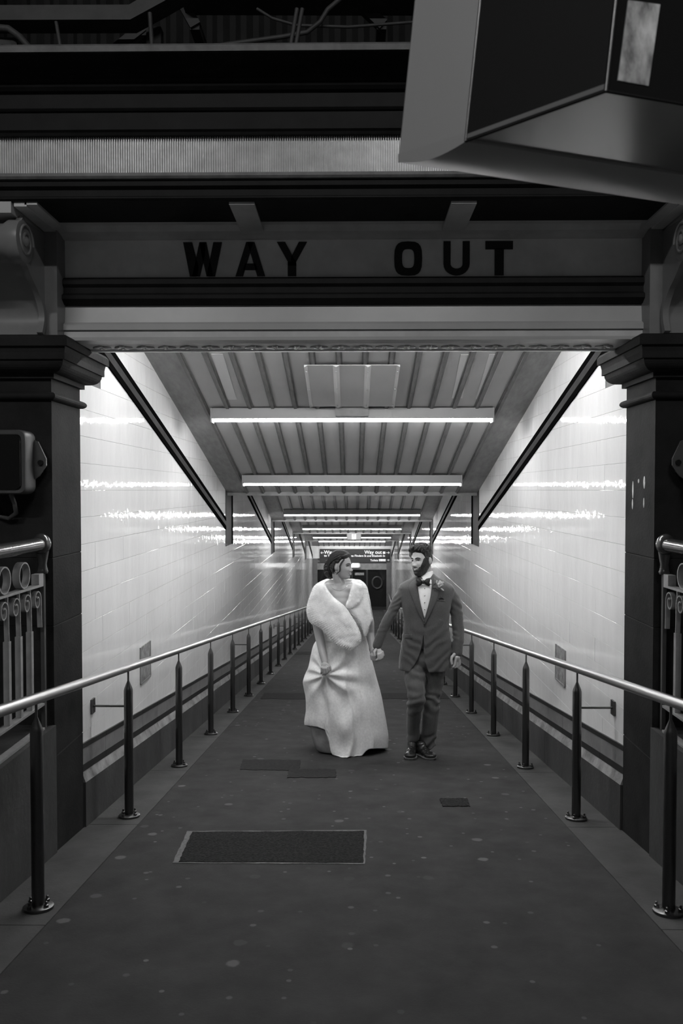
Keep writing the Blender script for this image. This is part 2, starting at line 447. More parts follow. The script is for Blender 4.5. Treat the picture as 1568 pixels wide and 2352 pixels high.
# ================================================================== THINGS: lamps, signs
def lamp(Y, zb, Ltot, label, box=False, tm='lamp_tube_strong'):
    t = empty('ceiling_lamp', (0, Y, zb+.12), label=label, cat='lamp', group='fluorescent ceiling lamps across the ramp')
    h = Ltot/2
    MB().prism([(-h, Y-.05, zb+.125), (-h, Y-.066, zb+.028), (-h, Y-.06, zb+.026), (-h, Y-.04, zb+.05), (-h, Y+.04, zb+.05), (-h, Y+.06, zb+.026), (-h, Y+.066, zb+.028), (-h, Y+.05, zb+.125)], (Ltot, 0, 0)).build('housing', 'lamp_housing', t)
    m = MB(); n = 12
    m.rings([[(x, Y+.032*math.cos(2*math.pi*i/n), zb+.024+.024*math.sin(2*math.pi*i/n)) for i in range(n)] for x in (-h+.012, h-.012)])
    m.build('tube', tm, t, 60)
    for s in (-1, 1): MB().box(s*h-.007, s*h+.007, Y-.066, Y+.066, zb-.008, zb+.125).build('end_cap', 'lamp_housing', t)
    if box:
        MB().box(-.15, .15, Y-.085, Y-.03, zb+.045, zb+.15).build('emergency_pack', 'beam_paint', t)
    return t
lamp(5.36, 2.60, 2.6, 'added unseen fluorescent lamp at the top of the slope, right behind the WAY OUT lintel', False, 'lamp_tube_bright')  # unseen lamp added to brighten the near walls and the couple
lamp(7.42, 2.055, 2.6, 'longest fluorescent batten lamp, with a small box on its middle, below the ribbed cover sheet', True, 'lamp_tube')
lamp(9.52, 1.475, 2.6, 'fluorescent batten lamp directly in front of the first cross beam', False, 'lamp_tube_dim')
lamp(15.24, .93, 2.6, 'fluorescent batten lamp in front of the second cross beam')
lamp(20.95, .385, 2.6, 'fluorescent batten lamp in front of the third cross beam, above the hanging exit sign')
lamp(26.55, -.175, 2.6, 'fluorescent batten lamp half hidden behind the hanging exit sign')
lamp(31.2, -.61, 2.6, 'last fluorescent batten lamp just above the direction sign over the doors')

def text(s, size, loc, m, parent, name='lettering', align='LEFT', ext=.004):
    cu = bpy.data.curves.new(name, 'FONT'); cu.body = s; cu.size = size; cu.align_x = align; cu.extrude = ext; cu.offset = size*.012
    o = bpy.data.objects.new(name, cu); COL.objects.link(o); bpy.context.view_layer.update()
    me = bpy.data.meshes.new_from_object(o.evaluated_get(bpy.context.evaluated_depsgraph_get()))
    bpy.data.objects.remove(o)
    me.transform(Matrix.Translation(loc) @ Matrix.Rotation(R(90), 4, 'X'))
    return put(name, me, m, parent, kind='stuff')

# direction sign over the doors
Ys = Y_END-.06
def q(x, y): return atY(x, y, Ys)
ds = empty('direction_sign', q(815, 1292), label='dark wayfinding board with white Way out lettering above the end doors', cat='sign')
a, b_ = q(734, 1292), q(896, 1261)
MB().box(a.x, b_.x, Ys, Ys+.05, a.z, b_.z).build('board', 'way_sign', ds)
sl = q(800, 1281)
MB().box(a.x, b_.x, Ys-.004, Ys+.01, sl.z-.006, sl.z+.006).build('divider', 'sign_dark', ds)
p = q(744, 1272); text('Way out', .20, (p.x, Ys-.004, p.z), 'way_text', ds)
p = q(744, 1278.5); text('to Yarra', .13, (p.x, Ys-.004, p.z), 'way_text', ds)
p = q(880, 1272); text('Way out', .20, (p.x-.06, Ys-.004, p.z), 'way_text', ds, align='RIGHT')
p = q(884, 1278.8); text('to Flinders St and Elizabeth St', .115, (p.x, Ys-.004, p.z), 'way_text', ds, align='RIGHT')
p = q(868, 1289); text('Toilets', .115, (p.x, Ys-.004, p.z), 'way_text', ds, align='RIGHT')
def arrow(cx, cz, s, dirn):
    m = MB(); d = dirn
    m.box(*sorted((cx-s*d, cx+s*.8*d)), Ys-.008, Ys, cz-s*.12, cz+s*.12)
    for e in (-1, 1):
        m.prism([(cx+s*d, Ys, cz), (cx+s*.75*d, Ys, cz), (cx+s*.1*d, Ys, cz+e*s*.65), (cx+s*.4*d, Ys, cz+e*s*.65)], (0, -.008, 0))
    m.build('arrow', 'way_text', ds)
p = q(740, 1269.5); arrow(p.x, p.z, .07, -1)
p = q(890.5, 1269.5); arrow(p.x, p.z, .07, 1)
p = q(891, 1286.5); arrow(p.x, p.z, .05, 1)
for x0, x1, y0, y1 in ((879, 884.5, 1267, 1272), (870, 872, 1284, 1289), (873, 877, 1284, 1289), (877.8, 881.2, 1284, 1289), (882, 885, 1284, 1289)):
    a, b_ = q(x0, y1), q(x1, y0); MB().box(a.x, b_.x, Ys-.008, Ys, a.z, b_.z).build('pictogram', 'way_text', ds)

def exit_sign(cx, cy, Y, wpx, hpx, label, hang):
    c = atY(cx, cy, Y); W = wpx*Y/FPX/2; H = hpx*Y/FPX/2
    t = empty('exit_sign', (c.x, Y, c.z), label=label, cat='sign', group='lit exit signs')
    ch = W*.12
    def octo(W, H, y): return [(c.x-W+ch, y, c.z-H), (c.x+W-ch, y, c.z-H), (c.x+W, y, c.z-H+ch), (c.x+W, y, c.z+H-ch), (c.x+W-ch, y, c.z+H), (c.x-W+ch, y, c.z+H), (c.x-W, y, c.z+H-ch), (c.x-W, y, c.z-H+ch)]
    MB().prism(octo(W, H, Y-.03), (0, .06, 0)).build('case', 'exit_frame', t)
    MB().prism(octo(W*.92, H*.84, Y-.036), (0, .006, 0)).build('diffuser', 'exit_pale', t)
    MB().box(c.x-W*.28, c.x+W*.28, Y-.042, Y-.036, c.z-H*.8, c.z+H*.8).build('doorway_pictogram', 'exit_lit', t)
    m = MB(); y = Y-.046                                   # running figure: head, trunk, limbs
    m.ell((c.x+W*.02, y, c.z+H*.52), (H*.13, .004, H*.13), 10, 6)
    for x0, z0, x1, z1, r in ((0, .38, -.02, -.05, .1), (-.02, .3, .16, .1, .06), (-.02, .3, -.16, .12, .06), (-.02, -.05, .12, -.3, .07), (.12, -.3, .06, -.62, .06), (-.02, -.05, -.1, -.35, .07), (-.1, -.35, -.22, -.5, .06)):
        m.strap([(c.x+W*x0, y, c.z+H*z0), (c.x+W*x1, y, c.z+H*z1)], .004, H*r*2, (0, 1, 0))
    m.build('running_figure', 'exit_pale', t)
    if hang:
        k = bay_of(Y); MB().box(c.x-.012, c.x+.012, Y-.012, Y+.012, c.z+H, ceil_z(Y, k)+.02).build('hanger', 'lamp_housing', t)
    return t
exit_sign(812.5, 1232, 24.2, 34.5, 16.5, 'lit exit sign with running figure hanging in front of a fluorescent lamp', True)
exit_sign(804, 1298.5, Y_END-.13, 46, 11, 'lit exit sign fixed to the door header below the direction sign', False)

# worn plates on the walls
def wall_plate(cs, sx, label):
    pts = [atX(x, y, sx*(WX-.001)) for x, y in cs]
    yc = sum(p.y for p in pts)/4; 
    y0, y1 = min(p.y for p in pts), max(p.y for p in pts); z0 = (min(p.z for p in pts)); z1 = max(p.z for p in pts)
    lo = sum(sorted(p.z for p in pts)[:2])/2; hi = sum(sorted(p.z for p in pts)[2:])/2
    t = empty('wall_plate', (sx*WX, (y0+y1)/2, lo), label=label, cat='plate')
    xs = sorted((sx*(WX-.008), sx*(WX+.01)))
    MB().box(*xs, y0, y1, lo, hi).build('plate', 'plate_worn', t)
    xs = sorted((sx*(WX-.012), sx*(WX+.01)))
    m = MB().box(*xs, y0-.01, y0+.008, lo, hi).box(*xs, y1-.008, y1+.01, lo, hi).box(*xs, y0, y1, lo-.008, lo+.006)
    m.build('rim', 'ceiling_stain', t)
wall_plate([(322, 1484), (343, 1475), (343, 1556), (322, 1567)], -1, 'small worn rectangular plate on the wall left of the couple')
wall_plate([(1278, 1479), (1298, 1494), (1298, 1575), (1278, 1560)], 1, 'small grey rectangular plate on the wall beside the groom')

# ------------------------------------------------------------------ handrails
def post_parts():
    H = .86
    body = MB().lathe([(.0275, 0), (.0275, H-.06), (.024, H-.045), (.006, H-.0), (.006, H+.06)], (0, 0, 0), 18).mesh('post', 35)
    fl = MB().lathe([(.066, .004), (.066, .014), (.058, .02), (.03, .022), (.028, .026)], (0, 0, 0), 24).mesh('flange', 35)
    bo = MB().lathe([(.011, .018), (.011, .03), (.006, .032), (.006, .044), (.003, .046)], (0, 0, 0), 6).mesh('bolt')
    return body, fl, bo
PB, PF, PO = post_parts()
for me, mm in ((PB, 'steel_post'), (PF, 'steel_post'), (PO, 'steel_post')): me.materials.append(MATS[mm])
def handrail(sx):
    side = 'left' if sx < 0 else 'right'
    X = sx*1.392
    t = empty('handrail', (X, 2.0, rz(2.0)), label='steel handrail with pointed posts along the %s wall of the ramp' % side, cat='handrail', group='steel handrails down the ramp')
    ys = [2.03+1.44*i for i in range(0, 20)]
    pts = []; y = 1.6
    pts = [(X, yy, rz(yy)+.945) for yy in (1.6, 6, 12, 18, 24, Y_FLAT)]+[(X, 30.4, rz(30.4)+.945)]
    MB().tube(pts, .025, 18).build('rail', 'steel_rail', t, 50)
    for i, y in enumerate(ys):
        z = rz(y)+.004
        p = piece('post', PB, None, t, (X, y, z))
        for c, m in [(PF, 'flange')]+[(PO, 'bolt')]*4:
            pass
        f = bpy.data.objects.new('flange', PF); COL.objects.link(f); f.parent = p; f.rotation_euler = (-math.atan(RS), 0, 0)
        for j in range(4):
            a = math.pi/4+j*math.pi/2+.3
            bo = bpy.data.objects.new('bolt', PO); COL.objects.link(bo); bo.parent = p
            bo.location = (.05*math.cos(a), .05*math.sin(a), -RS*.05*math.sin(a)); 
        if i % 4 == 2:
            zz = z+.70
            MB().tube([(X+sx*.02, y, zz), (sx*(WX+.0), y, zz)], .007, 8).build('wall_tie', 'steel_post', t, 50)
            xs = sorted((sx*(WX-.012), sx*(WX+.006)))
            MB().box(*xs, y-.03, y+.03, zz-.045, zz+.045).build('tie_plate', 'steel_post', t)
handrail(-1); handrail(1)

# ------------------------------------------------------------------ pillars
PX0, PX1, PY0, PY1 = 1.60, 2.35, 4.235, 4.68
def rect_loft(m, x0, x1, y0, y1, prof):
    m.rings([[(x0-o, y0-o, z), (x1+o, y0-o, z), (x1+o, y1+o, z), (x0-o, y1+o, z)] for o, z in prof]); return m
def pillar(sx):
    side = 'left' if sx < 0 else 'right'
    x0, x1 = sorted((sx*PX0, sx*PX1))
    zb = rz(PY0)-.1
    t = empty('pillar', ((x0+x1)/2, (PY0+PY1)/2, zb), label='dark stone pillar with stepped capital on the %s side of the ramp mouth' % side, cat='pillar', group='stone pillars framing the ramp mouth')
    lev = [zb, -.02, .69, 1.057, 1.90]
    for z0, z1 in zip(lev[:-1], lev[1:]):
        e = .004
        rect_loft(MB(), x0, x1, PY0, PY1, [(-e, z0), (0, z0+e), (0, z1-e), (-e, z1)]).build('stone', 'pillar_stone', t)
    def cap(nm, prof, sm=None): rect_loft(MB(), x0, x1, PY0, PY1, prof).build(nm, 'pillar_stone', t)
    ast = [(.03*math.cos(a)+.002, 1.92+.022*math.sin(a)) for a in [math.pi*(-.5+i/8) for i in range(9)]]
    cap('astragal', [(0, 1.898)]+ast+[(0, 1.942)])
    cap('necking', [(0, 1.942), (0, 2.013)])
    cap('fillet', [(.022, 2.013), (.022, 2.04)])
    ov = [(.035+.065*math.sin(a), 2.04+.06*(1-math.cos(a))) for a in [i*math.pi/2/7 for i in range(8)]]
    cap('ovolo', ov)
    cap('corona', [(.112, 2.1), (.112, 2.135), (.118, 2.165)])
    cap('abacus', [(.133, 2.165), (.133, 2.205), (.12, 2.222)])
    if sx > 0:           # white paint smears on the inner face
        for x, y, w_, h_ in ((1453, 1125, .012, .05), (1452, 1158, .010, .03), (1479, 1108, .014, .035), (1478, 1155, .009, .028), (1466, 1105, .01, .012)):
            q = atX(x, y, PX0-.001); MB().ell(q, (.0016, w_, h_), 12, 8).build('paint_smear', 'smear', t)
    return t
pillar(-1); pillar(1)

# stone plinths flanking the head of the ramp, with iron railings on top
def plinth(sx):
    side = 'left' if sx < 0 else 'right'
    t = empty('plinth', (sx*1.72, 2.0, 0), label='low dark stone plinth under the iron railing on the %s side' % side, cat='plinth')
    xs = sorted((sx*1.59, sx*1.88)); y = .2; i = 0
    while y < PY0-.1:
        y2 = min(y+1.0, PY0-.004)
        if PY0-y2 < .3: y2 = PY0-.004
        MB().hexa([(xs[0], y+.003, rz(y)-.05), (xs[1], y+.003, rz(y)-.05), (xs[1], y2, rz(y2)-.05), (xs[0], y2, rz(y2)-.05)],
                  [(xs[0], y+.003, .157), (xs[1], y+.003, .157), (xs[1], y2, .157), (xs[0], y2, .157)]).build('stone', 'base_stone', t)
        y = y2
plinth(-1); plinth(1)
def railing(sx):
    side = 'left' if sx < 0 else 'right'
    X = sx*1.635
    t = empty('iron_railing', (X, 2.2, .157), label='painted iron railing with rings and scrolls on the %s plinth' % side, cat='railing', group='iron railings at the ramp head')
    y0, y1 = .35, 4.17
    MB().tube([(X, y0, 1.135), (X, y1-.04, 1.135)], .036, 18).build('top_rail', 'fence_rail', t, 50)
    c = MB(); c.ell((X, y1-.005, 1.137), (.05, .055, .056), 18, 12); c.lathe([(.026, .98), (.03, .992), (.026, 1.0), (.022, 1.03), (.034, 1.10)], (X, y1+.01, 0), 14)
    c.build('rail_knob', 'fence_rail', t, 60)
    MB().box(X-.01, X+.01, y1, y1+.022, .157, 1.0).build('end_post', 'roof_pipe', t)
    MB().box(X-.02, X+.02, y0, y1-.03, .918, .930).build('upper_bar', 'fence_paint', t)
    MB().box(X-.02, X+.02, y0, y1-.03, .290, .302).build('lower_bar', 'fence_paint', t)
    MB().box(X-.02, X+.02, y0, y1-.03, .16, .172).build('foot_bar', 'fence_paint', t)
    MB().box(X-.02, X+.02, y1-.09, y1-.03, .93, .985).build('bracket', 'fence_paint', t)
    # ring
    rs = []
    n = 28
    for i in range(n):
        a = 2*math.pi*i/n; ca, sa = math.cos(a), math.sin(a)
        rs.append([(-.018, .066*ca, .066*sa), (.018, .066*ca, .066*sa), (.018, .059*ca, .059*sa), (-.018, .059*ca, .059*sa)])
    rm = MB().rings(rs, closed=True).mesh('ring', 40)
    y = 3.909+.226-.226*0
    y = 3.909
    while y > y0+.05:
        piece('ring', rm, 'fence_paint', t, (X, y, .998)); y -= .226
    # baluster with scroll
    bm_ = MB().box(-.006, .006, -.005, .005, 0, .616).box(-.014, .014, -.013, .013, 0, .40).mesh('baluster')
    pts = []
    for i in range(30):
        u = i/29; a = math.pi*.5-u*math.pi*3.1; r = .05*(1-u)+.012*u
        pts.append((0, -.045-0+(-.0)+r*math.cos(a)*.95, .545+r*math.sin(a)*1.15))
    pts = [(0, -.0, .40), (0, -.004, .47), (0, -.004, .53)]+[(0, -.05+(.046*(1-u)+.012*u)*math.cos(u*math.pi*2.7), .545+(.055*(1-u)+.016*u)*math.sin(u*math.pi*2.7)) for u in [i/26 for i in range(27)]]
    sm = MB().strap(pts, .024, .006, (1, 0, 0)).mesh('scroll', 40)
    y = 4.003; 
    while y > y0:
        piece('baluster', bm_, 'fence_paint', t, (X, y, .302)); piece('scroll', sm, 'fence_paint', t, (X, y, .302)); y -= .1325
    piece('scroll', sm, 'fence_paint', t, (X, 4.135, .302))
    return t
railing(-1); railing(1)

# floodlights on the pillar fronts
def floodlight(sx):
    side = 'left' if sx < 0 else 'right'
    X = sx*(1.80 if sx < 0 else 1.86); Y = PY0; zc = 1.42+(1126-1062)*.00226
    t = empty('floodlight', (X, Y, zc), label='dark rounded floodlight case on a pivot bracket on the %s pillar' % side, cat='lamp', group='floodlights on the pillar fronts')
    def rr(w, h, r, y):
        out = []
        for cx, cz, a0 in ((w-r, h-r, 0), (-w+r, h-r, 90), (-w+r, -h+r, 180), (w-r, -h+r, 270)):
            for j in range(6): a = R(a0+j*18); out.append((X+cx+r*math.cos(a), y, zc+cz+r*math.sin(a)))
        return out
    w, h = .135, .165
    MB().rings([rr(w*.8, h*.85, .04, Y-.03), rr(w, h, .04, Y-.06), rr(w, h, .04, Y-.17), rr(w*.96, h*.96, .035, Y-.18)]).build('case', 'flood_case', t, 40)
    MB().rings([rr(w*.82, h*.86, .025, Y-.183), rr(w*.80, h*.84, .025, Y-.190)]).build('glass', 'sign_glass', t, 40)
    e = -sx
    a = X+e*w
    hexp = [(a-e*.03, -.11), (a+e*.025, -.07), (a+e*.062, -.015), (a+e*.062, .02), (a+e*.02, .11), (a-e*.03, .13)]
    MB().prism([(x, Y-.075, zc+z) for x, z in hexp], (0, .012, 0)).build('bracket', 'flood_case', t)
    MB().tube([(a+e*.035, Y-.088, zc), (a+e*.035, Y-.06, zc)], .014, 12).build('pivot_bolt', 'black_paint', t, 40)
    MB().box(a-.02, a+.02, Y-.07, Y, zc-.05, zc+.05).build('mount', 'flood_case', t)
    cb = [(X+e*.02, Y-.1, zc-h), (X+e*.035, Y-.09, zc-h-.05), (X+e*.03, Y-.06, zc-h-.1), (X-e*.02, Y-.03, zc-h-.13), (X-e*.08, Y-.012, zc-h-.12), (X-e*.12, Y-.012, zc-h-.02), (X-e*.12, Y-.012, zc-h+.3)]
    MB().tube(cb, .012, 10).build('cable', 'flood_case', t, 60)
floodlight(-1); floodlight(1)

# ------------------------------------------------------------------ lintel with WAY OUT
LY = 4.29
lt = empty('entrance_lintel', (0, LY, 2.2), label='painted lintel beam reading WAY OUT resting on the two pillars', cat='lintel')
XL = 1.605
extrude_x([(LY, 2.557), (LY, 2.775), (LY+.15, 2.775), (LY+.15, 2.557)], -XL, XL).build('sign_panel', 'panel_paint', lt)
extrude_x([(LY-.02, 2.555), (LY-.045, 2.54), (LY-.045, 2.515), (LY-.03, 2.50), (LY-.03, 2.47), (LY-.055, 2.455), (LY-.055, 2.435), (LY-.02, 2.412), (LY+.1, 2.412), (LY+.1, 2.555)], -XL, XL).build('dark_moulding', 'black_paint', lt)
extrude_x([(LY+.0, 2.41), (LY-.01, 2.32), (LY-.035, 2.305), (LY-.035, 2.275), (LY+.0, 2.272), (LY+.13, 2.272), (LY+.13, 2.41)], -XL, XL).build('fascia_board', 'beam_white', lt)
extrude_x([(LY-.022, 2.272), (LY-.022, 2.235), (LY+.14, 2.235), (LY+.14, 2.272)], -XL, XL).build('shadow_moulding', 'soffit_grey', lt)
extrude_x([(LY-.04, 2.235), (LY-.04, 2.218), (LY+.02, 2.210), (LY+.02, 2.235)], -XL, XL).build('lower_lip', 'beam_white', lt)
extrude_x([(LY+.02, 2.228), (LY+.02, 2.21), (LY+.19, 2.21), (LY+.19, 2.228)], -1.5, 1.5).build('soffit_board', 'soffit_grey', lt)
extrude_x([(LY+.19, 2.24), (LY+.19, 2.198), (LY+.215, 2.198), (LY+.215, 2.24)], -1.5, 1.5).build('rear_lip', 'lip_lit', lt)
# carved leaf strip under the soffit
leaf = MB()
for s in (-1, 1):
    leaf.ell((s*.028, .0, -.004), (.030, .014, .008), 10, 6, Matrix.Rotation(s*.7, 3, 'Z'))
    leaf.ell((s*.012, .035, -.003), (.02, .009, .007), 8, 6, Matrix.Rotation(s*1.1, 3, 'Z'))
leaf.ell((0, -.03, -.004), (.016, .012, .008), 8, 6)
lm = leaf.mesh('carved_leaf', 60)
for i in range(24): piece('carved_leaf', lm, 'carved', lt, (-1.38+i*.12, LY+.105, 2.209))
# letters
def letters():
    h = atY(0, 556, LY).z-atY(0, 634, LY).z
    zb = atY(810, 634, LY).z
    yf = LY-.006
    def poly(ps, x0, x1):
        a, b = atY(x0, 600, LY).x, atY(x1, 600, LY).x
        return [(a+(b-a)*u, yf, zb+h*v) for u, v in ps]
    V = (0, .008, 0)
    def go(name, x0, x1, polys):
        m = MB()
        for ps in polys: m.prism(poly(ps, x0, x1), V)
        m.build('letter', 'black_letter', lt)
    go('W', 421, 510, [[(0, 1), (.23, 1), (.40, .26), (.37, 0), (.17, 0)], [(.40, .26), (.37, 0), (.43, 0), (.52, .72), (.5, 1), (.42, 1)] if False else [(.23, 0), (.43, 0), (.56, .62), (.58, 1), (.42, 1)],
                       [(.42, 1), (.60, 1), (.77, .0), (.60, 0), (.48, .6)], [(.60, 0), (.82, 0), (1, 1), (.78, 1)]])
    go('A', 541, 609, [[(0, 0), (.25, 0), (.60, 1), (.36, 1)], [(.40, 1), (.64, 1), (1, 0), (.73, 0)], [(.25, .18), (.75, .18), (.68, .37), (.32, .37)]])
    go('Y', 636, 705, [[(0, 1), (.27, 1), (.64, .40), (.64, .30), (.36, .30), (.36, .42)], [(1, 1), (.73, 1), (.45, .52), (.5, .38), (.64, .42)], [(.36, 0), (.64, 0), (.64, .42), (.36, .42)]])
    def ringpoly(x0, x1, e0, e1, n=20, inner=(.30, .22)):
        m = MB()
        for i in range(n):
            A, B_ = 2*math.pi*i/n, 2*math.pi*(i+1)/n
            def sq(a, rx, ry):
                c, s = math.cos(a), math.sin(a); k = .62
                return (.5+rx*math.copysign(abs(c)**k, c), .5+ry*math.copysign(abs(s)**k, s))
            m.prism(poly([sq(A, .5, .5), sq(B_, .5, .5), sq(B_, .22, .28), sq(A, .22, .28)], x0, x1), V)
        m.build('letter', 'black_letter', lt)
    ringpoly(905, 969, 0, 0)
    # U
    ps = [(0, 1), (.27, 1), (.27, .36)]
    inn = [(.5-.23*math.cos(a), .36-.16*math.sin(a)) for a in [math.pi*i/8 for i in range(9)]]
    out = [(.5+.5*math.cos(a), .34-.34*math.sin(a)) for a in [math.pi*i/12 for i in range(13)]]
    m = MB()
    m.prism(poly([(0, 1), (.27, 1), (.27, .34), (0, .34)], 1018, 1078), V); m.prism(poly([(.73, 1), (1, 1), (1, .34), (.73, .34)], 1018, 1078), V)
    for i in range(12):
        a, b = math.pi*i/12, math.pi*(i+1)/12
        m.prism(poly([(.5+.5*math.cos(a), .34-.34*math.sin(a)), (.5+.5*math.cos(b), .34-.34*math.sin(b)), (.5+.23*math.cos(b), .34-.14*math.sin(b)), (.5+.23*math.cos(a), .34-.14*math.sin(a))], 1018, 1078), V)
    m.build('letter', 'black_letter', lt)
    go('T', 1114, 1177, [[(0, .76), (1, .76), (1, 1), (0, 1)], [(.34, 0), (.67, 0), (.67, .78), (.34, .78)]])
letters()

# ------------------------------------------------------------------ cornice in front of the lintel
CY = 3.79
def zc_(y): return atY(808, y, CY).z
cn = empty('cornice', (0, CY, 2.8), label='black moulded cornice with pale ribbed strip above the WAY OUT lintel', cat='cornice')
XC = 2.75
def mould(nm, pr, m): extrude_x([(CY-o, z) for o, z in pr]+[(CY+.3, pr[-1][1]), (CY+.3, pr[0][1])], -XC, XC).build(nm, m, cn)
Z = zc_
mould('bed_moulding', [(0, Z(459)), (0.012, Z(455)), (.012, Z(452)), (0, Z(448)), (0, Z(434)), (.02, Z(428)), (.02, Z(416))], 'black_paint')
mould('lower_fillet', [(.035, Z(414)), (.042, Z(409)), (.042, Z(402))], 'cap_grey')
mould('ribbed_backing', [(-.004, Z(401)), (-.004, Z(314))], 'ribbed')
rb = MB(); x = -XC
while x < XC:
    rb.prism([(x+.001, CY+.004, Z(401)), (x+.003, CY-.009, Z(401)), (x+.006, CY-.009, Z(401)), (x+.008, CY+.004, Z(401))], (0, 0, Z(314)-Z(401))); x += .011
rb.build('ribs', 'ribbed', cn, kind='stuff')
mould('upper_fillet', [(.03, Z(314)), (.035, Z(309)), (.02, Z(305)), (.03, Z(301))], 'black_paint')
mould('frieze_board', [(.01, Z(301)), (.01, Z(256))], 'black_paint')
mould('frieze_bead', [(.02, Z(256)), (.028, Z(252)), (.02, Z(249))], 'black_paint')
mould('architrave_board', [(.012, Z(249)), (.012, Z(212))], 'black_paint')
mould('architrave_bead', [(.03, Z(212)), (.045, Z(206)), (.04, Z(203))], 'black_paint')
cv = [(.04-.05*math.sin(a)+.03*(a/1.57)**2, Z(203)+(Z(162)-Z(203))*(i/8)) for i, a in enumerate([math.pi*i/8 for i in range(9)])]
mould('cavetto', cv, 'black_paint')
mould('crown_bead', [(.07, Z(162)), (.085, Z(158)), (.07, Z(152)), (.075, Z(144))], 'black_paint')
mould('crown_cap', [(.11, Z(144)), (.115, Z(132)), (.105, Z(126))], 'cap_grey')
# soffit between cornice and lintel
sf = empty('cornice_soffit', (0, 4.05, 2.79), label='dark panelled soffit between the cornice and the WAY OUT panel', cat='soffit')
zs = Z(459)
MB().box(-XL, XL, CY+.005, LY+.15, zs+.015, zs+.04).build('panel', 'soffit_grey', sf)
extrude_x([(LY-.11, zs+.015), (LY-.09, zs-.012), (LY-.05, zs-.02), (LY-.02, zs-.03), (LY, zs-.03), (LY, zs+.015)], -XL, XL).build('bed_mould', 'soffit_grey', sf)
for x in (570, 1050):
    X = atY(x, 500, 4.05).x
    MB().box(X-.06, X+.06, CY+.02, LY-.09, zs-.012, zs+.02).build('rib', 'soffit_grey', sf)
for s in (-1, 1):
    for o, dz in ((.0, .02), (.05, .012)):
        xs = sorted((s*(XL-.06-o), s*(XL-o))); MB().box(*xs, CY+.01, LY, zs-dz, zs+.02).build('side_mould', 'soffit_grey', sf)

# ------------------------------------------------------------------ scrolled consoles
def console(sx):
    side = 'left' if sx < 0 else 'right'
    xa, xb = sx*1.585, sx*1.90
    t = empty('console', (sx*1.74, 4.2, 2.225), label='white scrolled console bracket above the %s pillar' % side, cat='bracket', group='scrolled consoles under the cornice')
    VY, VZ = 3.88, 2.625
    S_ = []
    prof = [(4.44, 2.225), (4.12, 2.225), (4.15, 2.30), (4.14, 2.36), (4.08, 2.43), (4.0, 2.48), (3.93, 2.53), (3.86, 2.56), (3.84, 2.66), (3.90, 2.74), (4.44, 2.78)]
    def cat(p, n=5):
        out = []
        for i in range(len(p)-1):
            p0, p1, p2, p3 = p[max(i-1, 0)], p[i], p[i+1], p[min(i+2, len(p)-1)]
            for j in range(n):
                u = j/n
                out.append(tuple(.5*((2*p1[c])+(-p0[c]+p2[c])*u+(2*p0[c]-5*p1[c]+4*p2[c]-p3[c])*u*u+(-p0[c]+3*p1[c]-3*p2[c]+p3[c])*u**3) for c in (0, 1)))
        return out+[p[-1]]
    sc = cat(prof[1:-1])
    extrude_x([prof[0]]+sc+[prof[-1]], xa+sx*.02, xb-sx*.02).build('body', 'console_shaded', t, 50)
    # raised edge ribbons following the S curve on both cheeks
    for x in (xa+sx*.005, xb-sx*.035):
        MB().strap([(x+sx*.015, y-.012, z) for y, z in sc], .03, .03, (1, 0, 0)).build('ribbon', 'console_shaded', t, 50)
    m = MB(); n = 28
    m.rings([[(x, VY+r*math.cos(2*math.pi*i/n), VZ+r*math.sin(2*math.pi*i/n)) for i in range(n)] for x, r in ((xa-sx*.002, .085), (xa+sx*.004, .1), (xa+sx*.06, .104), (xa+sx*.09, .085), (xb-sx*.09, .085), (xb-sx*.06, .104), (xb-sx*.004, .1), (xb, .085))])
    m.build('volute', 'console_shaded', t, 40)
    sp = []
    for i in range(40):
        u = i/39; a = u*math.pi*3.4; r = .088*(1-u)+.022*u
        sp.append((xa-sx*.004, VY+r*math.cos(a), VZ+r*math.sin(a)))
    MB().tube(sp, .007, 8).build('spiral', 'console_shaded', t, 60)
    MB().ell((xa-sx*.004, VY, VZ), (.016, .026, .026), 12, 8).build('boss', 'console_shaded', t, 60)
    MB().box(*sorted((xa+sx*.03, xb)), CY+.0, 4.44, 2.735, 2.80).build('block', 'beam_white', t)  # lit top of the console put in as a paler colour
    MB().box(*sorted((xa-sx*.045, xa+sx*.02)), 4.17, 4.30, 2.225, 2.79).build('pilaster', 'console_shaded', t)
console(-1); console(1)
# ------------------------------------------------------------------ canopy roof over the platform
rf = MB(); x = -5.0; prof = []
i = 0
while x <= 5.0:
    prof.append((x, 0.0 if i % 4 < 2 else .04)); x += .04; i += 1
m = MB()
vs = []
for xx, dz in prof: vs += [(xx, 5.55-dz, 3.3), (xx, 5.55-dz, 6.2)]
m.add(vs, [(2*j, 2*j+2, 2*j+3, 2*j+1) for j in range(len(prof)-1)])
gw = m.build('wall_upper', 'roof_dark', kind='structure', label='dark corrugated sheeting above the cornice')
MB().box(-6, 6, -6, 6, 6.1, 6.2).build('ceiling', 'roof_dark', kind='structure', label='dark platform canopy roof')
for y0 in (-3.0, .2): MB().box(-6, 6, y0-.08, y0+.08, 5.85, 6.1).build('canopy_girder', 'roof_girder', label='dark steel girder under the canopy roof, %s' % ('behind the added platform lamps' if y0 < 0 else 'carrying the hanging display box'), cat='girder')
for s, nm in ((-1, 'left'), (1, 'right')):
    xs = sorted((s*2.35, s*6)); MB().box(*xs, 4.3, 4.6, -.3, 6.1).build('wall_front_'+nm, 'pillar_stone', kind='structure', label='dark stone wall beside the %s pillar' % nm)
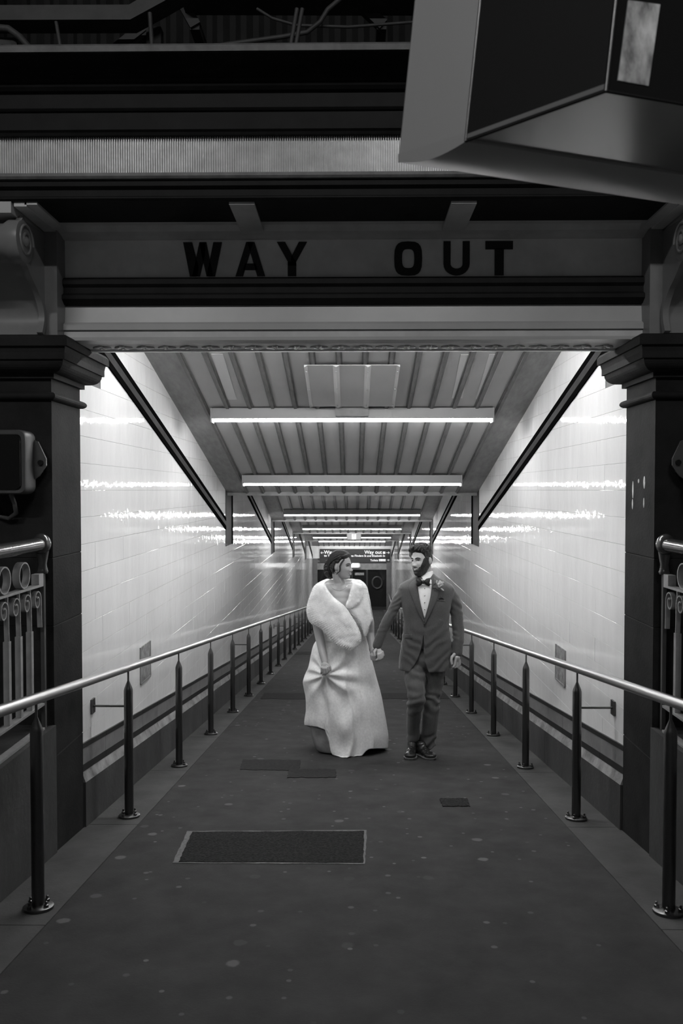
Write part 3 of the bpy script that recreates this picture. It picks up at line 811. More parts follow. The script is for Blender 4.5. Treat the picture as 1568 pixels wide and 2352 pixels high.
# unseen lamps added under the canopy to light the cornice and lintel
for i, (X, Y) in enumerate(((-2.6, -1.6), (0.9, -1.6))):
    t = empty('added_platform_lamp', (X, Y, 5.8), label='added unseen fluorescent lamp under the platform canopy, '+('on the side away from the display box' if i == 0 else 'just behind the display box'), cat='lamp', group='added platform canopy lamps')
    MB().box(X-.75, X+.75, Y-.06, Y+.06, 5.62, 5.72).build('housing', 'lamp_housing', t)
    MB().box(X-.73, X+.73, Y-.035, Y+.035, 5.58, 5.62).build('tube', 'added_platform_tube', t)
    for e in (-.6, .6): MB().box(X+e-.01, X+e+.01, Y-.01, Y+.01, 5.72, 6.1).build('hanger', 'lamp_housing', t)
# girder, duct, conduits and braces over the cornice
PYF = 4.75
def pp(x, y, Y=PYF): return atY(x, y, Y)
def dn(x, y, Y):
    q = atY(x, y, Y); return Vector((q.x, q.y, 3.40))
MB().box(-2.9, 2.9, 3.9, 5.6, 3.34, 3.40).build('ceiling', 'roof_dark', kind='structure', label='flat roof deck behind the cornice')
def bolt_on(br, x, y, Y):
    q = atY(x, y, Y); MB().box(q.x-.03, q.x+.03, Y, 5.56, q.z-.03, q.z+.03).build('wall_cleat', 'roof_girder', br)
def thing1(name, mb, m, label, cat, sm=60, group=None): mb.build(name, m, None, sm, label=label, cat=cat, group=group)
thing1('cable_duct', MB().strap([pp(-60, 45), pp(305, 44), pp(372, 6), pp(420, -22)], .14, .085, (0, 1, 0)), 'roof_pipe', 'grey duct running level then bending up over the cornice', 'duct', 30)
thing1('roof_girder', MB().strap([pp(420, -6, 5.0), pp(1500, -4, 5.0)], .2, .1, (0, 1, 0)), 'roof_girder', 'dark girder at the top above the cornice', 'girder', 30)
thing1('conduit', MB().tube([pp(-20, 62, 4.6), pp(20, 66, 4.6), pp(45, 84, 4.6), pp(78, 122, 4.6), pp(100, 150, 4.6), dn(100, 150, 4.6)], .019, 12), 'roof_pipe', 'curved conduit bending down behind the cornice at the junction box', 'pipe')
thing1('conduit', MB().tube([pp(129, 50, 4.7), pp(141, 122, 4.7), pp(146, 150, 4.7), dn(146, 150, 4.7)], .011, 10), 'roof_pipe', 'thin leaning conduit below the level duct', 'pipe')
thing1('conduit', MB().tube([pp(344, 30, 4.7), pp(350, 122, 4.7), pp(352, 150, 4.7), dn(352, 150, 4.7)], .013, 10), 'roof_pipe', 'thin upright conduit in front of the slanting brace', 'pipe')
thing1('conduit', MB().tube([pp(682, 20, 4.6), pp(664, 122, 4.6), pp(660, 150, 4.6), dn(660, 150, 4.6)], .012, 10), 'roof_pipe', 'leaning strapped conduit on the duct side of its pair', 'pipe', group='strapped conduits')
thing1('conduit', MB().tube([pp(694, 20, 4.6), pp(676, 122, 4.6), pp(672, 150, 4.6), dn(672, 150, 4.6)], .012, 10), 'roof_pipe', 'leaning strapped conduit on the display box side of its pair', 'pipe', group='strapped conduits')
thing1('cable', MB().tube([pp(380, 124, 4.85), pp(450, 118, 4.85), pp(520, 102, 4.85), pp(650, 84, 4.85), pp(705, 74, 4.85), pp(735, 50, 4.85), pp(752, 22, 4.85), pp(790, -10, 4.85)], .014, 10), 'roof_pipe', 'long cable climbing behind the strapped conduits', 'cable')
thing1('cable', MB().tube([pp(590, 20, 4.9), pp(625, 42, 4.9), pp(680, 58, 4.9), pp(800, 62, 4.9), pp(960, 50, 4.9)], .009, 8), 'roof_pipe', 'thin sagging cable under the girder', 'cable')
br = empty('angle_brace', pp(260, 122, 5.0), label='slanting angle iron brace above the cornice', cat='brace')
MB().strap([pp(235, 140, 5.0), pp(335, 62, 5.0)], .05, .06, (0, 1, 0)).build('angle', 'roof_girder', br)
MB().strap([pp(268, 140, 4.97), pp(350, 72, 4.97)], .05, .02, (0, 1, 0)).build('flange', 'roof_pipe', br); bolt_on(br, 330, 66, 5.0)
a = pp(358, 92, 4.97); MB().box(a.x-.05, a.x+.04, 4.93, 5.0, a.z-.06, a.z+.06).build('gusset', 'roof_girder', br)
br = empty('angle_brace', pp(800, 30, 5.1), label='slanting brace dropping from the girder beside the display box', cat='brace')
MB().strap([pp(805, -10, 5.1), pp(880, 60, 5.1)], .05, .07, (0, 1, 0)).build('angle', 'roof_girder', br); bolt_on(br, 876, 56, 5.1)
br = empty('angle_brace', pp(430, 20, 5.1), label='slanting brace dropping from the girder beside the duct bend', cat='brace')
MB().strap([pp(410, -10, 5.1), pp(450, 62, 5.1)], .05, .07, (0, 1, 0)).build('angle', 'roof_girder', br); bolt_on(br, 447, 57, 5.1)
jb = empty('junction_box', pp(20, 110, 4.7), label='small junction box with round knockouts at the curved conduit', cat='box')
a, b_ = pp(-20, 122, 4.7), pp(45, 95, 4.7); MB().box(a.x, b_.x, 4.66, 4.76, a.z-.03, b_.z).build('case', 'roof_girder', jb)
for x in (8, 30): 
    c = pp(x, 110, 4.66); MB().tube([(c.x, 4.645, c.z), (c.x, 4.665, c.z)], .013, 10).build('knockout', 'black_paint', jb)

# ------------------------------------------------------------------ display box hung over the platform edge
hB = .80; zB = CAMZ+hB
def pb(x, y, z=zB):
    d = ray(x, y); return Vector((0, 0, CAMZ))+d*((z-CAMZ)/d.z)
A_, B_, C_, D_, E_ = pb(914, 373), pb(1069, 325), pb(1391, 210), pb(1568, 240), pb(1568, 471)
ext = 1.6
D2 = C_+(D_-C_)*ext*1.9; E2 = A_+(E_-A_)*1.35
# tilt: the upright edge through A rises to (940, 0) in the photograph
top = .95
def up_edge(p, x, y):
    # direction from p to a point on ray (x, y) at the same range as p
    q = atY(x, y, p.y); return (q-p)/(q.z-p.z)
tA = (up_edge(A_, 941, 0)+up_edge(B_, 1099, 0)+up_edge(C_, 1423, 0))/3
bx = empty('display_box', (C_+E2)/2+tA*top, label='grey information display box hanging over the platform edge, seen from below', cat='display')
vec = tA*top
plan = [A_, B_, C_, D2, E2]
cen = sum(plan, Vector())/5
def wall_(p, q, m, nm, inn=.004):
    n = (q-p).cross(Vector((0, 0, 1))).normalized()
    if n.dot(cen-p) < 0: n = -n
    MB().hexa([p, q, q+n*inn, p+n*inn], [v+vec for v in (p, q, q+n*inn, p+n*inn)]).build(nm, m, bx)
wall_(A_, B_, 'sign_grey', 'side_panel'); wall_(B_, C_, 'sign_dark', 'dark_panel'); wall_(C_, D2, 'sign_glass', 'screen_glass')
wall_(D2, E2, 'sign_grey', 'side_panel'); wall_(E2, A_, 'sign_grey', 'back_panel')
# bottom: recessed polished tray and rounded lip along the back edge
L1 = pb(1568, 402); F2 = B_+(L1-B_)*1.35
z3 = Vector((0, 0, .006))
MB().prism([B_+z3, F2+z3, D2+z3, C_+z3], (0, 0, .01)).build('tray', 'sign_under', bx)
rows = []
for i in range(9):
    u = i/8
    dz = Vector((0, 0, -.016*math.sin(math.pi*u)))
    rows.append([A_.lerp(B_, u)+dz, E2.lerp(F2, u)+dz, E2.lerp(F2, u)+Vector((0, 0, .02)), A_.lerp(B_, u)+Vector((0, 0, .02))])
MB().rings(rows).build('lip', 'sign_grey', bx, 40)
# edge trims
for p, r_ in ((B_, .0035), (C_, .004)):
    MB().tube([p, p+vec], r_, 8).build('edge_trim', 'steel_post', bx, 60)
MB().tube([B_, C_], .003, 8).build('edge_trim', 'black_paint', bx, 60); MB().tube([C_, D2], .003, 8).build('edge_trim', 'black_paint', bx, 60)
# window in the glass, its patchy reflection put into the colour
nC = (D2-C_).cross(vec).normalized()
if nC.dot(Vector((0, 0, CAMZ))-C_) < 0: nC = -nC
def on_glass(x, y, off):
    d = ray(x, y); o = Vector((0, 0, CAMZ)); t = (C_+nC*off-o).dot(nC)/d.dot(nC); return o+d*t
mat('window_reflection', .42, .25, var=.85, vscale=22, stretch=(1, 1, .5))
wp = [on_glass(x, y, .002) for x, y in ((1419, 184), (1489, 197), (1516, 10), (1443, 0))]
MB().prism(wp, -nC*.004).build('window', 'window_reflection', bx)
# hanger up to the canopy
hc = cen+vec
MB().tube([hc-Vector((0, 0, .05)), Vector((hc.x, hc.y, 6.1))], .03, 12).build('hanger', 'sign_grey', bx, 60)
MB().prism([p+vec for p in plan], (0, 0, .01)).build('lid', 'sign_grey', bx)
# ================================================================== PEOPLE
mat('skin_man', .46, .45, var=.05, vscale=30)
mat('skin_woman', .34, .42, var=.04, vscale=30)
mat('hair', .012, .6, var=.5, vscale=60, stretch=(1, 1, .3))
mat('hair_bride', .018, .5, var=.6, vscale=70, stretch=(1, 1, .4))
mat('beard', .014, .6, var=.4, vscale=200)
mat('lips', .14, .4); mat('lips_man', .12, .45)
mat('eye_white', .5, .3); mat('iris', .01, .15); mat('teeth', .62, .25)
mat('suit', .062, .8, var=.16, vscale=90, bump=.0012, bscale=300, sheen=.25)
mat('trouser', .08, .8, var=.14, vscale=90, bump=.0012, bscale=300, sheen=.25)
mat('shirt', .75, .7, var=.04, vscale=20, bump=.0015, bscale=25)
mat('bow', .010, .6); mat('shoe', .02, .18, bump=.001, bscale=30); mat('sole', .05, .6); mat('welt', .2, .6)
mat('petal', .45, .6); mat('leaf', .05, .6)
mat('dress', .88, .55, var=.10, vscale=55, bump=.0012, bscale=120)
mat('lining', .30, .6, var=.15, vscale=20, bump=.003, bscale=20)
mat('fur', .80, .9, var=.08, vscale=25, sheen=.4)
mat('jewel', .85, .08, metal=1.0)

def to_mesh_mod(me, voxel=None, smooth=0, sfac=.5):
    o = bpy.data.objects.new('tmp', me); COL.objects.link(o)
    if voxel:
        r = o.modifiers.new('r', 'REMESH'); r.mode = 'VOXEL'; r.voxel_size = voxel; r.use_smooth_shade = True
    if smooth:
        s = o.modifiers.new('s', 'SMOOTH'); s.iterations = smooth; s.factor = sfac
    bpy.context.view_layer.update()
    out = bpy.data.meshes.new_from_object(o.evaluated_get(bpy.context.evaluated_depsgraph_get()))
    bpy.data.objects.remove(o); out.polygons.foreach_set('use_smooth', [True]*len(out.polygons))
    return out
def remesh(mb, name, voxel, smooth=2):
    me = bpy.data.meshes.new(name); me.from_pydata(mb.v, [], mb.f); me.update()
    out = to_mesh_mod(me, voxel, smooth); out.name = name; return out
def wrinkle(me, fn):
    me.update(); ns = [v.normal.copy() for v in me.vertices]
    for v, n in zip(me.vertices, ns): v.co += n*fn(v.co)
    me.update()
def cr(pts, n):            # Catmull-Rom resample of a polyline, n+1 points spaced by length
    P = [Vector(p) for p in pts]; D = []
    for i in range(len(P)-1):
        p0, p1, p2, p3 = P[max(i-1, 0)], P[i], P[i+1], P[min(i+2, len(P)-1)]
        for j in range(12):
            u = j/12; D.append(.5*((2*p1)+(-p0+p2)*u+(2*p0-5*p1+4*p2-p3)*u*u+(-p0+3*p1-3*p2+p3)*u**3))
    D.append(P[-1]); L_ = [0]
    for a, b in zip(D[:-1], D[1:]): L_.append(L_[-1]+(b-a).length)
    out = []; k = 0
    for i in range(n+1):
        t = L_[-1]*i/n
        while k < len(D)-2 and L_[k+1] < t: k += 1
        s = (t-L_[k])/max(L_[k+1]-L_[k], 1e-9); out.append(D[k].lerp(D[k+1], min(max(s, 0), 1)))
    return out
def interp(tab, y, c):
    if y <= tab[0][0]: return tab[0][c]
    for a, b in zip(tab[:-1], tab[1:]):
        if y <= b[0]:
            u = (y-a[0])/(b[0]-a[0]); return a[c]*(1-u)+b[c]*u
    return tab[-1][c]
def sinterp(tab, y, c):        # smooth (Hermite) version of interp
    n = len(tab)
    if y <= tab[0][0]: return tab[0][c]
    if y >= tab[-1][0]: return tab[-1][c]
    for i in range(n-1):
        if y <= tab[i+1][0]:
            a, b = tab[i], tab[i+1]; h = b[0]-a[0]; u = (y-a[0])/h
            s = (b[c]-a[c])/h
            def sl(j):
                if j == 0 or j == n-1: return s
                return .5*((tab[j+1][c]-tab[j][c])/(tab[j+1][0]-tab[j][0])+(tab[j][c]-tab[j-1][c])/(tab[j][0]-tab[j-1][0]))
            m0, m1 = sl(i)*h, sl(i+1)*h
            return (2*u**3-3*u*u+1)*a[c]+(u**3-2*u*u+u)*m0+(-2*u**3+3*u*u)*b[c]+(u**3-u*u)*m1
def sstep(x, a, b):
    t = min(max((x-a)/(b-a), 0), 1); return t*t*(3-2*t)
def loft_px(tab, n=40, ex=2.3, sub=4, m=None):   # (y, xl, xr, Yc, ry_front, ry_back)
    m = m or MB(); rs = []
    ys = []
    for a, b in zip(tab[:-1], tab[1:]):
        for j in range(sub): ys.append(a[0]+(b[0]-a[0])*j/sub)
    ys.append(tab[-1][0])
    for y in ys:
        xl, xr, Yc, rf, rb_ = (sinterp(tab, y, c) for c in range(1, 6))
        a, b = atY(xl, y, Yc), atY(xr, y, Yc); c = (a+b)/2; rx = (b.x-a.x)/2; ring = []
        for i in range(n):
            t = 2*math.pi*i/n; co, si = math.cos(t), math.sin(t)
            ring.append((c.x+rx*math.copysign(abs(co)**(2/ex), co), Yc+(rb_ if si > 0 else rf)*math.copysign(abs(si)**(2/ex), si), c.z))
        rs.append(ring)
    return m.rings(rs)
def bvh_of(me): return BVHTree.FromPolygons([v.co.copy() for v in me.vertices], [tuple(p.vertices) for p in me.polygons])
O_ = Vector((0, 0, CAMZ))
def drape(bv, A, B_, nu, nv, off, thick=.004, puff=0.0, dflt=6.75):
    a, b = cr([p+(0,) for p in A], nv), cr([p+(0,) for p in B_], nv); last = dflt; G = []
    for j in range(nv+1):
        row = []
        for i in range(nu+1):
            q = a[j].lerp(b[j], i/nu); d = ray(q.x, q.y).normalized()
            h = bv.ray_cast(O_, d)
            t = h[3] if h[0] else None
            row.append([d, t])
        G.append(row)
    ts = [t for r in G for d, t in r if t]; md = sorted(ts)[len(ts)//2] if ts else dflt
    m = MB(); nn = (nu+1)*(nv+1); F_ = []; K_ = []
    for j, row in enumerate(G):
        for i, (d, t) in enumerate(row):
            t = t if t and abs(t-md) < .25 else md
            e = min(i, nu-i)/max(nu/2, 1); e2 = min(j, nv-j)/max(nv/2, 1)
            pf_ = puff*math.sqrt(min(1, e*1.5))*math.sqrt(min(1, e2*3))
            F_.append(O_+d*(t-off-pf_)); K_.append(O_+d*(t-off+thick))
    fs = []
    W = nu+1
    for j in range(nv):
        for i in range(nu):
            k = j*W+i; fs.append((k, k+1, k+W+1, k+W)); fs.append((nn+k+W, nn+k+W+1, nn+k+1, nn+k))
    edge = [i for i in range(W)]+[j*W+nu for j in range(1, nv+1)]+[nv*W+i for i in range(nu-1, -1, -1)]+[j*W for j in range(nv-1, 0, -1)]
    for p, q in zip(edge, edge[1:]+edge[:1]): fs.append((q, p, nn+p, nn+q))
    m.add(F_+K_, fs); return m

# ---------------------------------------------------------------- head
def head_fn(jaw=1.0, nose=1.0, smile=1.0):
    bumps = [(0, -.002, .009*nose, .009, .024), (0, -.030, .022*nose, .0115, .013), (.012, -.036, .010*nose, .008, .008), (-.012, -.036, .010*nose, .008, .008),
             (.028, .024, .006, .022, .008), (-.028, .024, .006, .022, .008), (.031, .004, -.010, .015, .011), (-.031, .004, -.010, .015, .011),
             (.043, -.030, .009*smile, .019, .017), (-.043, -.030, .009*smile, .019, .017), (0, -.058, .008, .022, .007), (0, -.072, .008, .018, .006),
             (0, -.0645, -.004, .026, .003), (0, -.100, .012, .022, .016), (0, -.083, -.003, .016, .006)]
    def fn(n):
        p = Vector((n.x*.074, n.y*.094, n.z*(.114 if n.z > 0 else .120)))
        t = min(max(-p.z/.120, 0), 1)
        p.x *= 1-(.30/jaw)*t**1.6
        if n.y > 0: p.y *= 1-.35*t
        p.y -= .042*t**1.5
        if p.z > .03: p.x *= 1.02
        f = sstep(-n.y, .05, .45)
        if f > 0:
            for x0, z0, a, sx_, sz_ in bumps:
                e = ((p.x-x0)/sx_)**2+((p.z-z0)/sz_)**2
                if e < 9: p.y -= a*f*math.exp(-e)
        return p
    return fn
def ico(sub):
    bm = bmesh.new(); bmesh.ops.create_icosphere(bm, subdivisions=sub, radius=1)
    vs = [v.co.normalized() for v in bm.verts]; fs = [tuple(v.index for v in f.verts) for f in bm.faces]; bm.free(); return vs, fs
ICO = ico(6)
def masked_shell(fn, maskfn, hfn, M):
    vs, fs = ICO; P = [fn(n) for n in vs]; mk = [maskfn(p) for p in P]
    out = MB(); idx = {}
    keep = [f for f in fs if min(mk[i] for i in f) > -.004]
    pts = []
    for f in keep:
        for i in f:
            if i not in idx:
                idx[i] = len(pts); p = P[i]; h = hfn(p, vs[i])*sstep(mk[i], -.003, .016)-.0025*(1-sstep(mk[i], -.003, .006))
                n = Vector((vs[i].x/.07, vs[i].y/.095, vs[i].z/.11)).normalized(); pts.append(M @ (p+n*h))
    out.add(pts, [tuple(idx[i] for i in f) for f in keep]); return out

# ================================================================== GROOM
YG = 6.85
groom = empty('person', (atY(972, 1740, YG).x, YG, rz(YG)), label='bearded person in grey suit and black bow tie holding hands, walking', cat='person')
def g(x, y, dy=0.0): return atY(x, y, YG+dy)
HS = 1.04
hc = g(969, 1286, .0)
MG = Matrix.Translation(hc) @ Matrix.Rotation(R(-46), 4, 'Z') @ Matrix.Rotation(R(4), 4, 'X') @ Matrix.Rotation(R(-5), 4, 'Y') @ Matrix.Scale(HS, 4)
fnG = head_fn(1.25, 1.05)
body = MB(); vs, fs = ICO; body.add([MG @ fnG(n) for n in vs], fs)
for s in (-1, 1): body.ell(MG @ Vector((s*.073, .012, -.010)), (.013, .024, .034), 12, 8, (MG.to_3x3()).normalized())
body.chain([MG @ Vector((0, .022, -.07)), g(977, 1322, .03), g(977, 1345, .03)], [.058, .060, .065])
# trunk, arms and legs inside the clothes keep the body one figure
body.chain([g(977, 1345, .03), g(977, 1400, .02), g(977, 1500, .02)], [.07, .09, .09])
LA = [(929, 1356, .01, .055), (912, 1382, .0, .05), (899, 1407, -.01, .046), (886, 1432, -.02, .045), (875, 1458, -.03, .042), (866, 1482, -.04, .040)]
RA = [(1027, 1354, .01, .058), (1043, 1380, .01, .055), (1049, 1412, .02, .053), (1051.5, 1444, .01, .052), (1052, 1474, -.02, .049), (1049.5, 1499, -.04, .045)]
body.chain([g(945, 1350, .01)]+[g(x, y, dy) for x, y, dy, r in LA]+[g(868, 1493, -.045)], [.05]+[r*.6 for *_, r in LA]+[.026])
body.chain([g(1010, 1350, .01)]+[g(x, y, dy) for x, y, dy, r in RA]+[g(1048.5, 1506, -.045)], [.05]+[r*.6 for *_, r in RA]+[.027])
# his hand at his side: palm, four curled fingers, thumb
body.ell(g(1048.5, 1510, -.05), (.030, .034, .038), 12, 8)
for x0, y0, x1, y1, x2, y2, dy in ((1055, 1516, 1056, 1525, 1050, 1531, -.02), (1052.5, 1518, 1053, 1528, 1047, 1533, -.04), (1049, 1519, 1048.5, 1529, 1043.5, 1534, -.06), (1045.5, 1518, 1044, 1527, 1040, 1532, -.075)):
    body.chain([g(1049, 1510, dy), g(x0, y0, dy), g(x1, y1, dy), g(x2, y2, dy-.004)], [.013, .0105, .0095, .008])
body.chain([g(1043, 1503, -.07), g(1037.5, 1509, -.085), g(1035.5, 1517, -.09), g(1037, 1524.5, -.09)], [.014, .0125, .0105, .009])
# his hand clasping hers
body.ell(g(869.5, 1498, -.055), (.030, .030, .034), 12, 8)
for x0, y0, x1, y1, x2, y2, dy in ((878, 1497, 880, 1505, 874, 1511, -.075), (875, 1501, 878, 1510, 872, 1515, -.08), (872, 1503, 874, 1513, 868, 1516, -.085), (868, 1504, 869, 1513, 864, 1516, -.09)):
    body.chain([g(870, 1497, -.055), g(x0, y0, dy), g(x1, y1, dy), g(x2, y2, dy)], [.013, .0105, .0098, .0085])
body.chain([g(863, 1492, -.075), g(859, 1498, -.095), g(860.5, 1506, -.105)], [.013, .0115, .009])
body.chain([g(977, 1500, .02), g(953, 1525, -.02), g(956.5, 1602, -.14), g(949, 1706, .03)], [.08, .05, .04, .03])
body.chain([g(977, 1500, .02), g(1000, 1525, .02), g(991, 1607, .01), g(983, 1706, .02)], [.08, .05, .04, .03])
put('body', remesh(body, 'body', .0036, 1), 'skin_man', groom)
# face details
def feature(me_fn, name, m, parent): return me_fn.build(name, m, parent, 60)
def face(M, fn, parent, who, lipm, teeth=True):
    def surf(x, z, out=0.0):
        # find the face point with these local x, z
        n = Vector((x/.074, -.9, z/.12)).normalized(); p = None
        for _ in range(12):
            p = fn(n); n = Vector((n.x+(x-p.x)/.09, n.y, n.z+(z-p.z)/.12)).normalized()
        return Vector((p.x, p.y-out, p.z))
    R3 = M.to_3x3().normalized()
    for s in (-1, 1):
        c = surf(s*.031, .003, -.002)
        MB().ell(M @ c, (.0125, .006, .0048), 12, 8, R3).build('eye', 'eye_white', parent, 60)
        MB().ell(M @ (c+Vector((.002 if who == 'f' else -.002, -.0042, 0))), (.0055, .003, .0048), 10, 8, R3).build('iris', 'iris', parent, 60)
        up = [surf(s*x, z, .0035) for x, z in ((.016, .004), (.023, .0088), (.031, .0098), (.039, .0078), (.046, .002))]
        MB().tube([M @ p for p in up], [.0012, .0022, .0025, .0022, .001], 6).build('eyelashes', 'hair', parent, 60)
        br_ = [surf(s*x, z, .0025) for x, z in ((.013, .021), (.022, .026), (.033, .028), (.043, .025), (.051, .017))]
        k = 1.0 if who == 'm' else .62
        MB().tube([M @ p for p in br_], [.003*k, .0048*k, .005*k, .004*k, .0015*k], 6).build('eyebrow', 'hair', parent, 60)
    w_ = .027; lk_ = 1.0 if who == 'm' else .62
    up = [surf(x, -.059+.007*(abs(x)/w_)**2*1.3, .001) for x in [w_*(i/4-1) for i in range(9)]]
    lo = [surf(x, -.0735+.019*(abs(x)/w_)**2, .001) for x in [w_*(i/4-1) for i in range(9)]]
    MB().tube([M @ p for p in up], [lk_*r_ for r_ in (.001, .0020, .0024, .0026, .0024, .0026, .0024, .0020, .001)], 8).build('upper_lip', lipm, parent, 60)
    MB().tube([M @ p for p in lo], [lk_*r_ for r_ in (.001, .0024, .0032, .0036, .0038, .0036, .0032, .0024, .001)], 8).build('lower_lip', lipm, parent, 60)
    if teeth:
        m = MB(); n = 8; rows = []
        xs = [.021*(i/4-1) for i in range(9)]
        a = [M @ surf(x, -.0605+.006*(abs(x)/.021)**2, .0042) for x in xs]; b = [M @ surf(x, -.0700+.012*(abs(x)/.021)**2, .0042) for x in xs]
        m.add(a+b, [(i, i+1, 10+i, 9+i) for i in range(8)]); m.build('teeth', 'teeth', parent, 60)
face(MG, fnG, groom, 'm', 'lips_man')
# hair: short sides, thick wavy top
def g_mask(p):
    hl = .078-.55*max(0, abs(p.x)-.045) if p.y < -.02 else 0
    if p.y < -.055: line = .074-.25*abs(p.x)
    elif p.y < -.012: line = .074-.25*abs(p.x)-.070*sstep(p.y, -.055, -.018)
    elif p.y < .028: line = .0+.018
    else: line = -.070
    if -.018 < p.y < .03 and abs(p.x) > .05: line = .006 if p.y > .0 else -.012
    return p.z-line
def g_h(p, n):
    top = sstep(p.z, .03, .09); fr = sstep(-p.y, -.06, .06)
    h = .006+.014*top+.012*top*fr
    q_ = Vector((p.x*38, p.y*26, p.z*30))
    return h+.010*top*abs(noise.noise(q_))+.004*noise.noise(q_*2.3)
masked_shell(fnG, g_mask, g_h, MG).build('hair', 'hair', groom, 180)
hq = MB(); rr = random.Random(5)
for i in range(340):          # overlapping locks brushed forward over the top
    u, v = rr.uniform(-1, 1), rr.uniform(-1, 1)
    n = Vector((u*.85, v*1.0-.12, .72)).normalized(); p = fnG(n)
    if g_mask(p) < .006: continue
    a = p+n*(g_h(p, n)+.0015)
    d = Vector((.55*u+rr.uniform(-.45, .45), -.75+rr.uniform(-.4, .4), 0)); d = (d-n*d.dot(n)).normalized()
    sd = n.cross(d)*rr.uniform(-.006, .006)
    pts = [a-d*.020-n*.006, a-d*.006+n*.001, a+d*.010+n*.003+sd, a+d*.022+n*(.004 if v < -.6 else -.002)+sd*1.6]
    hq.tube([MG @ x for x in pts], [.0030, .0046, .0038, .0008], 6)
hq.build('hair_locks', 'hair', groom, 60, kind='stuff')
def b_mask(p):
    if p.y > .012: return -1
    sb = sstep(abs(p.x), .050, .066)
    line = -.044-.003*sstep(abs(p.x), .014, .03)+.020*sstep(abs(p.x), .040, .056)+.050*sb
    mk = line-p.z
    mouth = math.sqrt((p.x/.027)**2+((p.z+.0655-.010*(abs(p.x)/.027)**2)/.0095)**2)-1
    return min(mk, mouth*.012) if p.y < -.03 else mk
masked_shell(fnG, b_mask, lambda p, n: .0055+.006*sstep(-p.z, .06, .11)+.0025*noise.noise(p*160), MG).build('beard', 'beard', groom, 180)

# jacket
jt = [(1317, 962, 995, YG+.03, .060, .075), (1326, 948, 1006, YG+.02, .08, .095), (1336, 928, 1026, YG+.01, .10, .11), (1346, 916, 1040, YG, .115, .12), (1360, 915, 1043, YG, .13, .13),
      (1386, 921, 1035, YG, .14, .135), (1412, 925, 1031, YG, .138, .13), (1434, 927, 1030, YG-.005, .135, .125), (1478, 921, 1036, YG, .14, .14), (1510, 917, 1037, YG, .145, .145), (1536, 915, 1037, YG, .15, .15)]
jm = loft_px(jt, 44, 2.4)
jm.chain([g(x, y, dy) for x, y, dy, r in LA], [r for *_, r in LA]); jm.chain([g(x, y, dy) for x, y, dy, r in RA], [r for *_, r in RA])
jme = remesh(jm, 'jacket', .0055, 8)
def jw(c):
    p = (c-O_); px = 784+0
    v = noise.noise(Vector((c.x*9, c.y*9, c.z*9)))*.004
    # creases across the outstretched sleeve and at the elbow of the other
    xs = c.x
    if xs < g(921, 1400).x:
        am = max(0, .5+1.2*noise.noise(c*11+Vector((3, 1, 0))))
        v += .0042*am*math.sin((c.z*1.0-c.x*.55)*150+5*noise.noise(c*9))*sstep(c.z, g(0, 1450).z, g(0, 1390).z)
        v += .0016*am*math.sin((c.z-c.x*.3)*110+6*noise.noise(c*8))
    elif xs > g(1036, 1400).x:
        v += .0042*max(0, .35+1.3*noise.noise(c*10+Vector((0, 2, 5))))*math.sin((c.z+c.x*.6)*95+6*noise.noise(c*7))
    else:
        v += .003*math.sin((c.z-abs(c.x-g(974, 1434).x)*.8)*70+3*noise.noise(c*9))*sstep(-c.z, -.42, -.1)
    return v
wrinkle(jme, jw)
# cut the front opening below the button
def inv(c):
    d = CM.transposed() @ (c-O_); return 784+FPX*d.x/-d.z, 1176-FPX*d.y/-d.z
wl_ = [(1436, 973.5), (1455, 972.5), (1480, 969), (1500, 964), (1515, 958), (1528, 950), (1536, 943), (1560, 935)]
wr_ = [(1436, 974), (1480, 972.5), (1500, 973), (1520, 976), (1540, 983), (1560, 990)]
bm = bmesh.new(); bm.from_mesh(jme); dead = []
for f in bm.faces:
    c = f.calc_center_median()
    if c.y < YG-.03 and f.normal.y < .2:
        x, y = inv(c)
        if y > 1436 and interp(wl_, y, 1) < x < interp(wr_, y, 1): dead.append(f)
    if abs(f.normal.z+1) < .25 and inv(c)[1] > 1525 and abs(c.x-g(976, 1500).x) < .2: dead.append(f)
bmesh.ops.delete(bm, geom=list(set(dead)), context='FACES')
for _ in range(6):
    new = {}
    for v in bm.verts:
        nb = [e.other_vert(v) for e in v.link_edges if e.is_boundary]
        if len(nb) == 2: new[v] = v.co*.4+(nb[0].co+nb[1].co)*.3
    for v, c in new.items(): v.co = c
bm.to_mesh(jme); bm.free()
jacket = put('jacket', jme, 'suit', groom)
bj = bvh_of(jme)
drape(bj, [(959, 1331), (959, 1345), (963, 1375), (969, 1402), (974.5, 1420)], [(990, 1331), (991, 1345), (988, 1375), (981, 1402), (976, 1420)], 14, 24, .004, .006, .012).build('shirt_front', 'shirt', groom, 180)
drape(bj, [(954, 1329), (956, 1341), (960, 1365), (966, 1395), (973, 1424)], [(943, 1338), (939, 1351), (946, 1372), (957, 1400), (974, 1432)], 8, 26, .010, .010, .006).build('lapel', 'suit', jacket, 180)
drape(bj, [(996, 1327), (995, 1339), (991, 1365), (984, 1395), (976, 1424)], [(1005, 1334), (1012, 1349), (1006, 1368), (993, 1400), (977, 1432)], 8, 26, .010, .010, .006).build('lapel', 'suit', jacket, 180)
drape(bj, [(929, 1457), (946, 1456)], [(929, 1466), (946, 1468)], 4, 8, .004, .004, .003).build('pocket_flap', 'suit', jacket, 180)
drape(bj, [(1007, 1375), (1012, 1369), (1019, 1375)], [(1007, 1377.5), (1013, 1376), (1020, 1378)], 3, 8, .006, .004, .003).build('pocket_square', 'bow', jacket, 180)
drape(bj, [(1004, 1377), (1022, 1378)], [(1004, 1380), (1022, 1381)], 2, 6, .003, .003, .001).build('breast_pocket', 'suit', jacket, 180)
